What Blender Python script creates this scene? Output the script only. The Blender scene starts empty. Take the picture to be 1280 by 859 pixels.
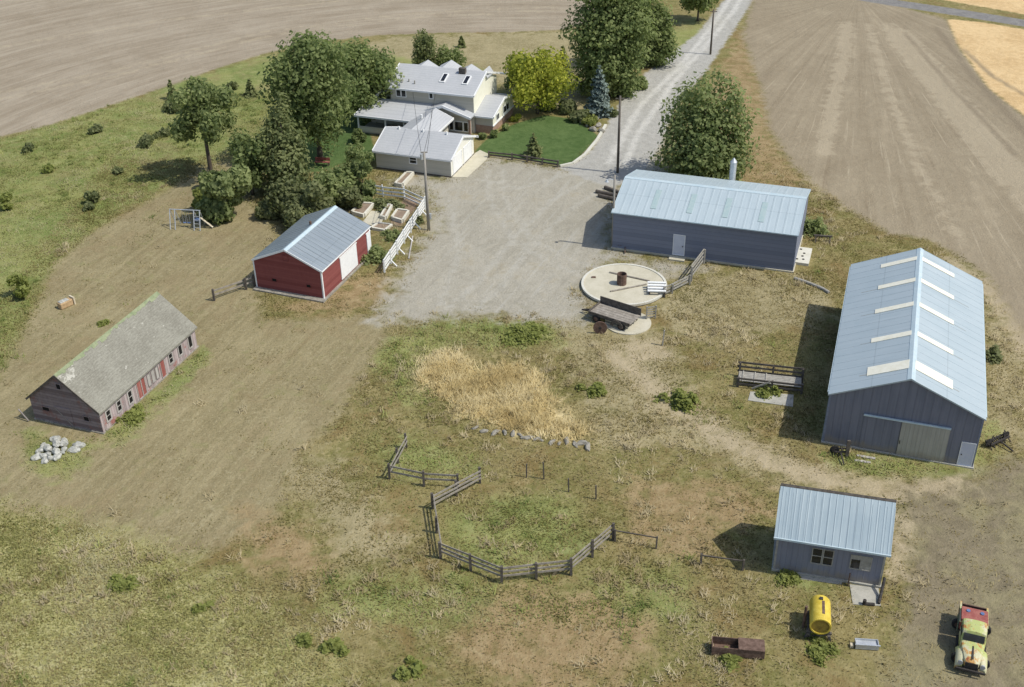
import bpy, bmesh, math, random
import numpy as np
from mathutils import Vector, Matrix
random.seed(11); rng = np.random.default_rng(11)
S = bpy.context.scene; COL = S.collection
PI = math.pi

# ------------------------------------------------------------------ camera model (metres; ground is z = 0)
F, PITCH, ROLL, CH = 1420.0, 0.5559232, 0.0200045, 52.1924
_fw = np.array([0, math.cos(PITCH), -math.sin(PITCH)]); _r = np.array([1., 0, 0]); _d = np.cross(_fw, _r)
RT = math.cos(ROLL)*_r + math.sin(ROLL)*_d; DN = -math.sin(ROLL)*_r + math.cos(ROLL)*_d
CP = np.array([0, 0, CH])
def P(px, py, z=0.0):
    """survey point: the ground (or height z) position seen at a place of the photograph"""
    d = _fw*F + RT*(px-640) + DN*(py-429.5); t = (z-CH)/d[2]; q = CP + d*t
    return Vector((float(q[0]), float(q[1]), float(z)))
def pix(X):
    d = np.array(X)-CP; zc = d@_fw
    return 640+F*(d@RT)/zc, 429.5+F*(d@DN)/zc
def hgt(base, topy):
    """height of a thing standing at pixel base whose top is at pixel row topy"""
    b = P(*base); lo, hi = 0., 60.
    for _ in range(40):
        m = (lo+hi)/2
        if pix((b.x, b.y, m))[1] > topy: lo = m
        else: hi = m
    return lo
def ppm(px, py): return F/float((np.array(P(px, py))-CP)@_fw)     # pixels per metre there

cam = bpy.data.objects.new('camera', bpy.data.cameras.new('camera')); COL.objects.link(cam)
cam.matrix_world = Matrix(((RT[0], -DN[0], -_fw[0], 0), (RT[1], -DN[1], -_fw[1], 0), (RT[2], -DN[2], -_fw[2], CH), (0, 0, 0, 1)))
cam.data.sensor_width = 36; cam.data.lens = F/1280*36; cam.data.clip_end = 9000; S.camera = cam

# ------------------------------------------------------------------ light
SUN_AZ, SUN_EL = math.radians(-17.5), math.radians(55)
sd_ = Vector((math.cos(SUN_AZ)*math.cos(SUN_EL), math.sin(SUN_AZ)*math.cos(SUN_EL), math.sin(SUN_EL)))
L = bpy.data.lights.new('sun', 'SUN'); L.energy = 3.65; L.angle = math.radians(0.5); L.color = (1, .965, .885)
lo = bpy.data.objects.new('sun', L); COL.objects.link(lo); lo.rotation_euler = sd_.to_track_quat('Z', 'Y').to_euler()
W = bpy.data.worlds.new('World'); S.world = W; W.use_nodes = True
bg = W.node_tree.nodes['Background']; sk = W.node_tree.nodes.new('ShaderNodeTexSky'); sk.sky_type = 'NISHITA'
sk.sun_disc = False; sk.sun_elevation = SUN_EL; sk.sun_rotation = math.radians(107.5); sk.dust_density = 1.5
W.node_tree.links.new(sk.outputs[0], bg.inputs[0]); bg.inputs[1].default_value = 0.15
S.view_settings.view_transform = 'Standard'; S.view_settings.look = 'None'; S.view_settings.exposure = 0.0; S.view_settings.gamma = 1
S.view_settings.use_curve_mapping = False
try:
    S.cycles.max_bounces = 6; S.cycles.diffuse_bounces = 3; S.cycles.transparent_max_bounces = 6
except Exception: pass

# ------------------------------------------------------------------ node helper
class N:
    def __init__(s, name, rough=0.85, spec=0.2):
        s.m = bpy.data.materials.new(name); s.m.use_nodes = True; s.t = s.m.node_tree; s.n = s.t.nodes; s.l = s.t.links
        s.b = s.n['Principled BSDF']; s.b.inputs['Roughness'].default_value = rough
        s.b.inputs['Specular IOR Level'].default_value = spec
    def new(s, ty, ins=(), **kw):
        nd = s.n.new('ShaderNode'+ty)
        for k, v in kw.items(): setattr(nd, k, v)
        for k, v in (ins.items() if isinstance(ins, dict) else enumerate(ins)):
            if v is None: continue
            if isinstance(v, bpy.types.NodeSocket): s.l.new(v, nd.inputs[k])
            else:
                if isinstance(v, tuple) and len(v) == 3 and nd.inputs[k].type == 'RGBA': v = (*v, 1)
                nd.inputs[k].default_value = v
        return nd
    def pos(s): return s.new('NewGeometry').outputs['Position']
    def obj(s): return s.new('TexCoord').outputs['Object']
    def noise(s, vec, sc, det=4, rough=.6, dist=0.):
        return s.new('TexNoise', {'Vector': vec, 'Scale': sc, 'Detail': det, 'Roughness': rough, 'Distortion': dist}).outputs['Fac']
    def map(s, vec, loc=(0, 0, 0), rot=(0, 0, 0), sc=(1, 1, 1)):
        if any(rot): vec = s.new('Mapping', {'Vector': vec, 'Rotation': rot}).outputs[0]
        return s.new('Mapping', {'Vector': vec, 'Location': loc, 'Scale': sc}).outputs[0]
    def ramp(s, f, lo, hi): return s.new('MapRange', {'Value': f, 1: lo, 2: hi}, interpolation_type='SMOOTHSTEP').outputs[0]
    def math(s, op, a, b=None, c=None): return s.new('Math', [a, b, c], operation=op).outputs[0]
    def mix(s, f, a, b, mode='MIX'):
        return s.new('Mix', {0: f, 6: a, 7: b}, data_type='RGBA', blend_type=mode).outputs[2]
    def attr(s, name): return s.new('Attribute', attribute_name=name).outputs
    def bump(s, h, st=.3, dist=.05):
        s.l.new(s.new('Bump', {'Height': h, 'Strength': st, 'Distance': dist}).outputs[0], s.b.inputs['Normal'])
    def col(s, c):
        if isinstance(c, bpy.types.NodeSocket): s.l.new(c, s.b.inputs['Base Color'])
        else: s.b.inputs['Base Color'].default_value = (*c, 1)
        return s.m

def weathered(name, a, b, rough=.85, sc=1.5, streak=None, metal=0, spec=.2, bump=.2):
    """two tones of one surface broken by noise, optionally streaked along a direction"""
    n = N(name, rough, spec); v = n.obj()
    if streak: v2 = n.map(v, sc=streak)
    else: v2 = v
    f1 = n.noise(v2, sc, 5, .65); f2 = n.noise(v, sc*6, 3, .6)
    f = n.math('ADD', n.math('MULTIPLY', f1, .7), n.math('MULTIPLY', f2, .3))
    n.col(n.mix(n.ramp(f, .36, .64), (*a, 1), (*b, 1))); n.b.inputs['Metallic'].default_value = metal
    if bump: n.bump(f2, bump, .02)
    return n.m
M = {}
def metal_sheet(name, a, b, period, axis=0, rough=.45, seam=.75, spec=.3, metal=0.0):
    """painted corrugated sheet: ribs across `axis`, faint lap seams and dust streaks"""
    n = N(name, rough, spec); v = n.obj(); xyz = n.new('SeparateXYZ', [v]).outputs
    w = n.math('FRACT', n.math('DIVIDE', xyz[axis], period))
    rib = n.ramp(n.math('ABSOLUTE', n.math('SUBTRACT', w, .5)), .36, .5)
    sc = [.12, .12, .12]; sc[axis] = 2.5
    f = n.noise(n.map(v, sc=tuple(sc)), 2.0, 4, .6); g = n.noise(v, .5, 3, .6)
    c = n.mix(n.ramp(n.math('ADD', n.math('MULTIPLY', f, .6), n.math('MULTIPLY', g, .4)), .35, .65), (*a, 1), (*b, 1))
    c = n.mix(n.math('MULTIPLY', rib, 1-seam), c, (a[0]*.55, a[1]*.55, a[2]*.6, 1))
    if axis == 0 and seam > .8:
        lap = n.ramp(n.math('ABSOLUTE', n.math('SUBTRACT', n.math('ABSOLUTE', xyz[1]), 2.6)), .05, .02); c = n.mix(n.math('MULTIPLY', lap, .35), c, (a[0]*.6, a[1]*.6, a[2]*.6, 1))
    else:
        dirt = n.math('MULTIPLY', n.ramp(n.math('ADD', xyz[2], n.math('MULTIPLY', n.noise(n.map(v, sc=(1, 1, .3)), 2.0, 4, .7), -1.4)), .1, -.5), .6); c = n.mix(dirt, c, (.26, .22, .16, 1))
    n.col(c); n.b.inputs['Metallic'].default_value = metal; n.bump(rib, .5 if seam < 1 else .1, .03)
    return n.m
def boards(name, a, b, period, axis, rough=.85, gap=.5, c3=None):
    """timber boards, each its own tone, running across `axis`"""
    n = N(name, rough, .15); v = n.obj(); xyz = n.new('SeparateXYZ', [v]).outputs
    q = n.math('DIVIDE', xyz[axis], period); idx = n.math('FLOOR', q)
    wn = n.new('TexWhiteNoise', {'W': idx}, noise_dimensions='1D').outputs[0]
    g = n.noise(v, 3.0, 4, .6)
    c = n.mix(n.ramp(n.math('ADD', n.math('MULTIPLY', wn, .5), n.math('MULTIPLY', g, .5)), .3, .7), (*a, 1), (*b, 1))
    if c3: c = n.mix(n.math('MULTIPLY', n.ramp(n.noise(v, .8, 5, .7), .53, .66), .85), c, (*c3, 1))
    e = n.ramp(n.math('ABSOLUTE', n.math('SUBTRACT', n.math('FRACT', q), .5)), .42, .5)
    c = n.mix(n.math('MULTIPLY', e, gap), c, (a[0]*.3, a[1]*.3, a[2]*.3, 1))
    n.col(c); n.bump(e, .4, .02); return n.m
def brick(name):
    n = N(name, .9); v = n.map(n.obj(), rot=(PI/2, 0, PI/2))
    t = n.new('TexBrick', {'Vector': v, 'Color1': (.36, .2, .13), 'Color2': (.27, .16, .11), 'Mortar': (.4, .36, .3), 'Scale': 1.0,
                           'Mortar Size': .012, 'Brick Width': .3, 'Row Height': .1})
    return n.col(t.outputs[0])
def shingles(name, a, b, c3=None, sc=1.0):
    n = N(name, .9, .1); v = n.obj()
    s1 = n.noise(n.map(v, sc=(1.2, 5, 5)), 2.2, 5, .7); s2 = n.noise(v, .45, 4, .6); s3 = n.noise(v, 7, 3, .6)
    f = n.math('ADD', n.math('MULTIPLY', s1, .45), n.math('ADD', n.math('MULTIPLY', s2, .3), n.math('MULTIPLY', s3, .25)))
    c = n.mix(n.ramp(f, .38, .62), (*a, 1), (*b, 1))
    if c3:
        q = n.new('SeparateXYZ', [v]).outputs; near = n.math('MULTIPLY', n.ramp(q[0], 2.6, 1.2), n.ramp(n.math('ABSOLUTE', q[1]), 1.5, .6))
        pt = n.math('ADD', n.noise(n.map(v, sc=(1, 1.6, 1)), 1.5, 5, .75), n.math('MULTIPLY', near, .12))
        c = n.mix(n.math('MULTIPLY', n.ramp(pt, .64, .68), .9), c, (*c3, 1))
    w = n.math('FRACT', n.math('DIVIDE', n.new('SeparateXYZ', [v]).outputs[2], .14))
    c = n.mix(n.math('MULTIPLY', n.ramp(w, .8, 1.0), .25), c, (a[0]*.4, a[1]*.4, a[2]*.4, 1))
    n.col(c); n.bump(s1, .5, .03); return n.m
def glass(name, c=(.012, .014, .017), rough=.12):
    n = N(name, rough, .5); n.col(n.mix(n.ramp(n.noise(n.obj(), 2, 3), .4, .7), (*c, 1), (c[0]*2.2, c[1]*2.2, c[2]*2.3, 1))); return n.m

M['blue_roof'] = metal_sheet('pale_blue_roof_sheet', (.39, .455, .475), (.435, .495, .512), .8, 0, seam=1.0, metal=.15)
M['blue_roof2'] = metal_sheet('long_shed_roof_sheet', (.415, .487, .508), (.462, .53, .548), .75, 0, seam=.93, metal=.1)
M['blue_roof3'] = metal_sheet('small_shed_roof_sheet', (.38, .46, .49), (.47, .545, .56), .42, 0, seam=.8, metal=.2)
M['red_roof'] = metal_sheet('galvanised_barn_roof', (.36, .40, .41), (.43, .47, .475), .55, 0, seam=.85, metal=.65)
M['ridge'] = weathered('ridge_flashing', (.42, .52, .56), (.5, .58, .6), .5)
M['slate_wall'] = metal_sheet('slate_wall_sheet', (.142, .152, .188), (.182, .19, .228), .6, 1, rough=.5, seam=.7)
M['slate_wall_h'] = boards('slate_lap_siding', (.172, .19, .24), (.205, .222, .275), .4, 2, gap=.3)
M['slate_wall_s'] = metal_sheet('small_shed_wall_sheet', (.175, .185, .23), (.21, .22, .265), .35, 0, rough=.55, seam=.8)
M['sky_cream'] = weathered('cream_fibreglass', (.74, .70, .55), (.82, .79, .66), .5, 2)
M['sky_dim'] = weathered('translucent_roof_panel', (.32, .42, .42), (.38, .46, .45), .45, 3)
M['door_tan'] = metal_sheet('weathered_door_sheet', (.33, .32, .27), (.40, .385, .33), .3, 1, rough=.7)
M['door_pale'] = weathered('pale_door_paint', (.5, .52, .6), (.56, .58, .64), .5)
M['trim_white'] = weathered('white_trim_paint', (.74, .74, .72), (.82, .82, .8), .6, 3)
M['fence_white'] = weathered('white_fence_paint', (.72, .72, .68), (.82, .82, .79), .6, 4)
M['red_wall'] = boards('red_barn_boards', (.205, .06, .054), (.255, .082, .073), .25, 2, gap=.25)
M['concrete'] = weathered('pale_concrete', (.47, .435, .325), (.55, .51, .395), .9, .9)
M['concrete_edge'] = weathered('concrete_rim', (.55, .53, .44), (.62, .6, .52), .9, .9)
M['concrete_old'] = weathered('old_concrete', (.34, .33, .28), (.44, .42, .36), .95, 1.3)
M['shingle_old'] = shingles('mossy_shingles', (.19, .18, .145), (.295, .285, .235), (.47, .455, .39))
M['shingle_moss'] = weathered('moss', (.19, .23, .125), (.29, .315, .19), .95, 2)
M['shingle_house'] = shingles('grey_house_shingles', (.40, .41, .415), (.47, .475, .475))
M['wood_grey'] = boards('silvered_boards', (.23, .205, .19), (.33, .30, .275), .22, 0, gap=.6)
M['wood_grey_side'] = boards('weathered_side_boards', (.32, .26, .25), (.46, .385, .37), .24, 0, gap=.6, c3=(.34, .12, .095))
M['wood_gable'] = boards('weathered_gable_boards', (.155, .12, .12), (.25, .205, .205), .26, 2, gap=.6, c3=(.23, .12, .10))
M['wood_red'] = boards('faded_red_boards', (.29, .095, .08), (.37, .15, .125), .2, 0)
M['wood_pale'] = boards('pale_board', (.36, .335, .305), (.46, .43, .395), .2, 0)
M['wood_rail'] = weathered('weathered_rail', (.22, .195, .16), (.36, .325, .275), .9, 3, (1, 1, 1))
M['wood_dark'] = weathered('dark_old_timber', (.075, .065, .055), (.15, .13, .11), .9, 3)
M['wood_mid'] = weathered('grey_old_timber', (.27, .255, .22), (.40, .38, .33), .9, 3)
M['wood_lumber'] = weathered('raw_lumber', (.52, .45, .32), (.64, .57, .43), .85, 3)
M['house_wall'] = boards('taupe_lap_siding', (.50, .47, .395), (.54, .505, .43), .2, 2, gap=.3)
M['house_cream'] = weathered('cream_siding', (.76, .735, .59), (.81, .79, .65), .75, 2)
M['brick'] = weathered('tan_brick', (.30, .19, .14), (.40, .28, .21), .9, 4)
M['glass'] = glass('window_glass'); M['dark'] = weathered('dark_opening', (.012, .011, .01), (.02, .018, .016), 1, bump=0)
M['pole'] = weathered('pole_timber', (.24, .22, .19), (.33, .31, .27), .9, 3, (1, 1, .1))
M['pole_dark'] = weathered('tarred_pole_timber', (.10, .085, .07), (.17, .15, .125), .9, 3, (1, 1, .1))
M['iron'] = weathered('dark_iron', (.03, .028, .027), (.07, .06, .052), .7, 5)
M['rust'] = weathered('rusted_iron', (.09, .055, .04), (.19, .125, .095), .85, 4)
M['galv'] = weathered('galvanised_steel', (.46, .48, .49), (.58, .6, .61), .4, 3, metal=.4)
M['yellow'] = weathered('yellow_tank_paint', (.52, .38, .04), (.68, .52, .09), .6, 2)
M['tyre'] = weathered('tyre_rubber', (.02, .02, .02), (.045, .042, .04), .9, 6)
M['cable'] = weathered('cable', (.03, .03, .03), (.05, .05, .05), .7)
M['rock'] = weathered('pale_broken_concrete', (.26, .26, .225), (.52, .51, .455), .9, 3)
M['stone'] = weathered('grey_stone', (.20, .185, .15), (.36, .335, .28), .95, 3)
M['soil'] = weathered('garden_soil', (.22, .16, .115), (.30, .235, .17), 1, 2)
M['blue_plastic'] = weathered('blue_plastic', (.10, .16, .30), (.16, .22, .38), .5)
M['bark'] = weathered('bark', (.07, .055, .042), (.14, .115, .09), .95, 4, (1, 1, .2))

# ------------------------------------------------------------------ objects
def link(o): COL.objects.link(o); return o
def tag(o, label=None, cat=None, group=None, kind=None):
    if label: o['label'] = label
    if cat: o['category'] = cat
    if group: o['group'] = group
    if kind: o['kind'] = kind
    return o
def thing(name, label, cat, loc=(0, 0, 0), rz=0., group=None):
    o = link(bpy.data.objects.new(name, None)); o.location = loc; o.rotation_euler = (0, 0, rz); o.empty_display_size = .3
    return tag(o, label, cat, group)
class MB:
    def __init__(s): s.v = []; s.f = []
    def add(s, vs, fs):
        k = len(s.v); s.v += [tuple(v) for v in vs]; s.f += [tuple(i+k for i in f) for f in fs]; return s
    def hexa(s, b):     # 8 corners: 4 bottom ccw, 4 top ccw
        return s.add(b, [(3, 2, 1, 0), (4, 5, 6, 7), (0, 1, 5, 4), (1, 2, 6, 5), (2, 3, 7, 6), (3, 0, 4, 7)])
    def box(s, x0, x1, y0, y1, z0, z1):
        return s.hexa([(x0, y0, z0), (x1, y0, z0), (x1, y1, z0), (x0, y1, z0), (x0, y0, z1), (x1, y0, z1), (x1, y1, z1), (x0, y1, z1)])
    def beam(s, a, b, w, h, up=(0, 0, 1)):
        a, b = Vector(a), Vector(b); d = (b-a).normalized(); u = Vector(up)
        if abs(d.dot(u)) > .95: u = Vector((1, 0, 0))
        r = d.cross(u).normalized()*w/2; t = r.cross(d).normalized()*h/2
        return s.hexa([a-r-t, a+r-t, b+r-t, b-r-t, a-r+t, a+r+t, b+r+t, b-r+t])
    def tube(s, pts, rad, n=8, cap=True):
        pts = [Vector(p) for p in pts]; rad = rad if isinstance(rad, (list, tuple)) else [rad]*len(pts); vs = []
        for i, p in enumerate(pts):
            d = (pts[min(i+1, len(pts)-1)]-pts[max(i-1, 0)]).normalized()
            u = Vector((0, 0, 1)) if abs(d.z) < .9 else Vector((1, 0, 0)); a = d.cross(u).normalized(); b = a.cross(d).normalized()
            vs += [p+(a*math.cos(2*PI*k/n)+b*math.sin(2*PI*k/n))*rad[i] for k in range(n)]
        fs = [(i*n+k, i*n+(k+1) % n, (i+1)*n+(k+1) % n, (i+1)*n+k) for i in range(len(pts)-1) for k in range(n)]
        if cap: fs += [tuple(range(n)), tuple((len(pts)-1)*n+k for k in reversed(range(n)))]
        return s.add(vs, fs)
    def poly(s, pts, z0, z1):     # prism from xy outline
        n = len(pts); vs = [(p[0], p[1], z0) for p in pts]+[(p[0], p[1], z1) for p in pts]
        return s.add(vs, [tuple(reversed(range(n))), tuple(range(n, 2*n))]+[(i, (i+1) % n, n+(i+1) % n, n+i) for i in range(n)])
    def xpoly(s, pts, x0, x1):     # prism from yz outline along x
        n = len(pts); vs = [(x0, p[0], p[1]) for p in pts]+[(x1, p[0], p[1]) for p in pts]
        return s.add(vs, [tuple(range(n)), tuple(reversed(range(n, 2*n)))]+[(i, n+i, n+(i+1) % n, (i+1) % n) for i in range(n)])
    def sheet(s, a, b, c, d, t):  # thick slab from a quad, thickness downward
        q = [Vector(p) for p in (a, b, c, d)]; nrm = (q[1]-q[0]).cross(q[3]-q[0]).normalized()
        if nrm.z < 0: nrm = -nrm; q = [q[0], q[3], q[2], q[1]]
        return s.hexa([p-nrm*t for p in q]+q)
    def build(s, name, mat, parent=None, bevel=0, smooth=False, recalc=True):
        me = bpy.data.meshes.new(name); me.from_pydata(s.v, [], s.f)
        if recalc or bevel:
            bm = bmesh.new(); bm.from_mesh(me)
            if bevel: bmesh.ops.bevel(bm, geom=list(bm.edges), offset=bevel, segments=2, affect='EDGES', profile=.5)
            bmesh.ops.recalc_face_normals(bm, faces=bm.faces); bm.to_mesh(me); bm.free()
        if smooth: me.polygons.foreach_set('use_smooth', [True]*len(me.polygons))
        me.materials.append(mat); o = link(bpy.data.objects.new(name, me)); o.parent = parent; return o
def dup(root, loc=None, rz=None, label=None, group=None):
    r = link(root.copy())
    if loc is not None: r.location = loc
    if rz is not None: r.rotation_euler = (0, 0, rz)
    if label: r['label'] = label
    if group: r['group'] = group
    for ch in list(root.children):
        c = link(ch.copy()); c.parent = r
        for g in list(ch.children):
            d = link(g.copy()); d.parent = c
    return r

# ------------------------------------------------------------------ numpy noise
_lat = rng.random((256, 256))
def vnoise(x, y, sc, oct=3):
    out = 0; amp = 1; tot = 0
    for k in range(oct):
        X = x*sc*2**k+17.3*k+500; Y = y*sc*2**k+9.1*k+500; xi = np.floor(X).astype(int); yi = np.floor(Y).astype(int); fx = X-xi; fy = Y-yi
        fx = fx*fx*(3-2*fx); fy = fy*fy*(3-2*fy); a = _lat[xi % 256, yi % 256]; b = _lat[(xi+1) % 256, yi % 256]
        c = _lat[xi % 256, (yi+1) % 256]; d = _lat[(xi+1) % 256, (yi+1) % 256]
        out = out+amp*((a*(1-fx)+b*fx)*(1-fy)+(c*(1-fx)+d*fx)*fy); tot += amp; amp *= .5
    return out/tot

# ------------------------------------------------------------------ ground zones (outlines surveyed from the photograph, kept in world metres)
def W2(pts): return np.array([[*P(*p)[:2]] for p in pts])
def sd_poly(x, y, poly):
    inside = np.zeros(x.shape, bool); dist = np.full(x.shape, 1e9); n = len(poly)
    for i in range(n):
        (x1, y1), (x2, y2) = poly[i], poly[(i+1) % n]; dx, dy = x2-x1, y2-y1
        t = np.clip(((x-x1)*dx+(y-y1)*dy)/(dx*dx+dy*dy+1e-9), 0, 1)
        dist = np.minimum(dist, np.hypot(x-x1-t*dx, y-y1-t*dy))
        c = ((y1 > y) != (y2 > y)) & (x < dx*(y-y1)/(dy+1e-12)+x1); inside ^= c
    return np.where(inside, dist, -dist)
def sd_line(x, y, pts, hw):
    dist = np.full(x.shape, 1e9)
    for (x1, y1), (x2, y2) in zip(pts[:-1], pts[1:]):
        dx, dy = x2-x1, y2-y1; t = np.clip(((x-x1)*dx+(y-y1)*dy)/(dx*dx+dy*dy+1e-9), 0, 1)
        dist = np.minimum(dist, np.hypot(x-x1-t*dx, y-y1-t*dy))
    return hw-dist
ZP = {
 'tan': [[(420, 62), (500, 46), (640, 41), (712, 38), (735, 70), (740, 140), (690, 140), (600, 90), (520, 85), (450, 75)],
         [(690, 415), (745, 405), (815, 412), (850, 450), (880, 515), (1010, 585), (1100, 600), (1110, 625), (960, 600), (850, 560), (760, 560), (735, 500)],
         [(815, 375), (880, 340), (990, 345), (1040, 365), (1030, 400), (900, 430), (840, 420)],
         [(1230, 350), (1290, 440), (1290, 560), (1225, 545), (1235, 480)],
         [(400, 640), (330, 590), (360, 560), (440, 590), (470, 640), (520, 690), (440, 720)],
         [(215, 245), (260, 205), (300, 195), (330, 270), (345, 290), (325, 320), (300, 370), (240, 370), (230, 300)]],
 'green': [[(-400, 193), (0, 173), (130, 136), (275, 86), (330, 70), (430, 60), (520, 75), (610, 85), (480, 130), (440, 180), (330, 190), (290, 200), (240, 205), (205, 235), (150, 262), (105, 300), (65, 335), (45, 380), (18, 440), (-20, 500), (-400, 560)],
           [(505, 418), (560, 402), (690, 406), (705, 428), (600, 428), (540, 440), (480, 470), (460, 440)],
           [(560, 640), (700, 620), (740, 670), (690, 710), (600, 715), (560, 690)],
           [(470, 545), (560, 560), (600, 590), (520, 600), (480, 590)], [(400, 720), (600, 730), (720, 730), (860, 700), (860, 770), (640, 790), (420, 770)],
           [(1035, 562), (1110, 572), (1205, 590), (1190, 602), (1110, 597), (1050, 585)], [(830, 40), (870, 22), (890, 40), (850, 66)]],
 'mow': [[(65, 335), (105, 296), (205, 240), (262, 212), (325, 265), (345, 290), (320, 330), (330, 400), (480, 395), (490, 420), (455, 465), (425, 520), (370, 570), (345, 650), (235, 705), (130, 667), (0, 640), (-300, 610), (-300, 560), (-20, 500), (20, 430), (45, 380)]],
 'weedy': [[(500, 412), (560, 401), (690, 406), (705, 426), (610, 434), (548, 436), (518, 470), (540, 505), (505, 505), (472, 450)], [(128, 548), (248, 436), (262, 446), (235, 478), (190, 515), (150, 558)], [(28, 538), (60, 548), (112, 552), (104, 585), (70, 600), (38, 585)], [(1035, 562), (1110, 572), (1200, 588), (1192, 600), (1110, 597), (1050, 585)], [(968, 716), (1050, 730), (1045, 738), (975, 726)], [(1180, 590), (1240, 525), (1250, 560), (1225, 600)]],
 'hill': [[(-300, 612), (0, 642), (130, 668), (230, 707), (310, 755), (380, 805), (470, 900), (-400, 900)]],
 'gold': [[(522, 470), (542, 440), (572, 442), (600, 464), (640, 456), (672, 468), (690, 498), (728, 540), (712, 547), (640, 538), (578, 518)]],
 'rust': [[(928, 48), (952, 105), (962, 160), (985, 208), (1010, 240), (930, 245), (895, 225), (885, 130), (905, 80)],
          [(480, 380), (420, 395), (350, 385), (400, 375), (465, 330), (478, 350)], [(640, 730), (760, 740), (820, 790), (760, 859), (640, 859), (560, 800)],
          [(790, 600), (950, 612), (965, 645), (905, 660), (870, 700), (790, 680)], [(300, 640), (380, 660), (420, 720), (330, 720)]],
 'path': [[(775, 428), (830, 428), (845, 445), (790, 455)], [(1030, 585), (1120, 600), (1215, 600), (1180, 615), (1110, 612)], [(1120, 640), (1135, 640), (1130, 720), (1112, 720)]],
 'brown': [[(1115, 600), (1215, 592), (1300, 560), (1600, 700), (1600, 900), (1090, 900), (1130, 770), (1120, 660)]],
 'soil': [[(507, 244), (527, 250), (512, 272), (498, 286), (487, 280), (497, 262)]],
 'gravel': [[(462, 402), (490, 360), (512, 320), (536, 290), (540, 262), (528, 242), (500, 232), (485, 224), (520, 220), (565, 222), (590, 208), (610, 196), (660, 202), (702, 210), (735, 190), (758, 160), (835, 165), (825, 222), (770, 240), (765, 312), (880, 338), (815, 350), (790, 326), (750, 332), (730, 360), (736, 402), (690, 404), (640, 398), (600, 393), (560, 398), (515, 402)]],
 'road': [[(700, 211), (735, 192), (757, 160), (790, 105), (832, 72), (872, 42), (905, 0), (935, -60), (990, -60), (942, 0), (917, 38), (882, 90), (842, 138), (826, 180), (802, 215), (768, 235), (735, 225)]],
 'lawn': [[(593, 190), (606, 176), (640, 156), (680, 144), (718, 149), (748, 170), (718, 203), (700, 207), (615, 193)],
          [(412, 150), (448, 138), (462, 165), (472, 200), (430, 205), (400, 215), (330, 218), (350, 190)]],
 'field': [[(-400, 190), (-60, 188), (0, 171), (60, 157), (130, 134), (215, 106), (275, 84), (330, 67), (400, 52), (470, 44), (560, 41), (640, 40), (708, 37), (760, 20), (790, -30), (790, -150), (-500, -150)]],
 'stub': [[(943, -12), (928, 45), (950, 105), (962, 160), (988, 205), (1040, 248), (1110, 292), (1165, 300), (1232, 345), (1285, 425), (1800, 800), (2000, 400), (1700, 320), (1285, 148), (1236, 110), (1200, 60), (1184, 24), (1130, 10), (1060, -12)]],
 'wheat': [[(1184, 24), (1200, 60), (1236, 110), (1285, 148), (1700, 320), (1700, 98), (1280, 37), (1230, 28)], [(1120, -9), (1180, 0), (1280, 18), (1700, 78), (1700, -150), (1000, -150), (1000, -40)]],
}
ZL = {'road': [], 'asphalt': [([(930, -40), (1000, -22), (1060, -6), (1120, 4), (1200, 16), (1280, 29), (1700, 92)], 1.9)],
      'path': [([(770, 445), (830, 500), (900, 545), (1000, 592), (1110, 615)], 1.1), ([(1190, 330), (1240, 365), (1275, 410), (1330, 500)], 1.3),
                ([(1042, 20), (1025, 90), (1020, 190), (1060, 260)], .7), ([(1030, 20), (1008, 90), (1003, 180), (1030, 245)], .6),
               ([(690, 330), (600, 310), (560, 330)], .7)],
      'track': [([(760, 205), (790, 150), (801, 132), (848, 85), (875, 52), (900, 18), (915, -5), (940, -50)], .38), ([(782, 205), (795, 172), (815, 141), (842, 103), (883, 56), (918, 12), (930, -8), (955, -50)], .38),
                ],
      'yt': [([(610, 212), (612, 250), (640, 300), (700, 335), (735, 345)], .22), ([(628, 210), (632, 250), (660, 296), (715, 326), (745, 334)], .22), ([(740, 222), (690, 250), (640, 300), (600, 350), (560, 385)], .25), ([(760, 232), (712, 262), (662, 310), (625, 360), (590, 390)], .25), ([(720, 215), (650, 235), (600, 225)], .25), ([(560, 250), (575, 310), (550, 380)], .2)],
      'swath': [([(-20, 128), (140, 96), (330, 46), (500, 23), (720, 12)], .3), ([(-20, 120), (140, 89), (330, 40), (500, 18), (720, 7)], .3), ([(-20, 62), (200, 26), (420, 2)], .35), ([(1110, 30), (1160, 90), (1225, 175), (1300, 260)], .7), ([(1120, 40), (1185, 120), (1240, 190), (1330, 290)], 2.2), ([(1085, 30), (1110, 110), (1150, 210), (1200, 300)], .5), ([(1060, 30), (1055, 70), (1040, 130), (1030, 190)], 1.0)],
      'rut': [([(1170, 35), (1215, 95), (1290, 175)], .5), ([(1205, 62), (1240, 95), (1300, 130)], .4), ([(1130, 40), (1190, 110), (1270, 195)], .35)]}
ZN = ['tan', 'green', 'mow', 'hill', 'gold', 'rust', 'brown', 'soil', 'gravel', 'road', 'lawn', 'field', 'stub', 'wheat', 'asphalt', 'path', 'track', 'rut', 'swath', 'weedy', 'yt']
ZPW = {k: [W2(p) for p in v] for k, v in ZP.items()}; ZLW = {k: [(W2(p), w) for p, w in v] for k, v in ZL.items()}
def zone(k, x, y):
    s = np.full(x.shape, -9.)
    for p in ZPW.get(k, []): s = np.maximum(s, sd_poly(x, y, p))
    for p, w in ZLW.get(k, []): s = np.maximum(s, sd_line(x, y, p, w))
    return s
R_ = 4.0   # attributes hold 0..1 = -4..+4 m from a zone's edge
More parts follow.
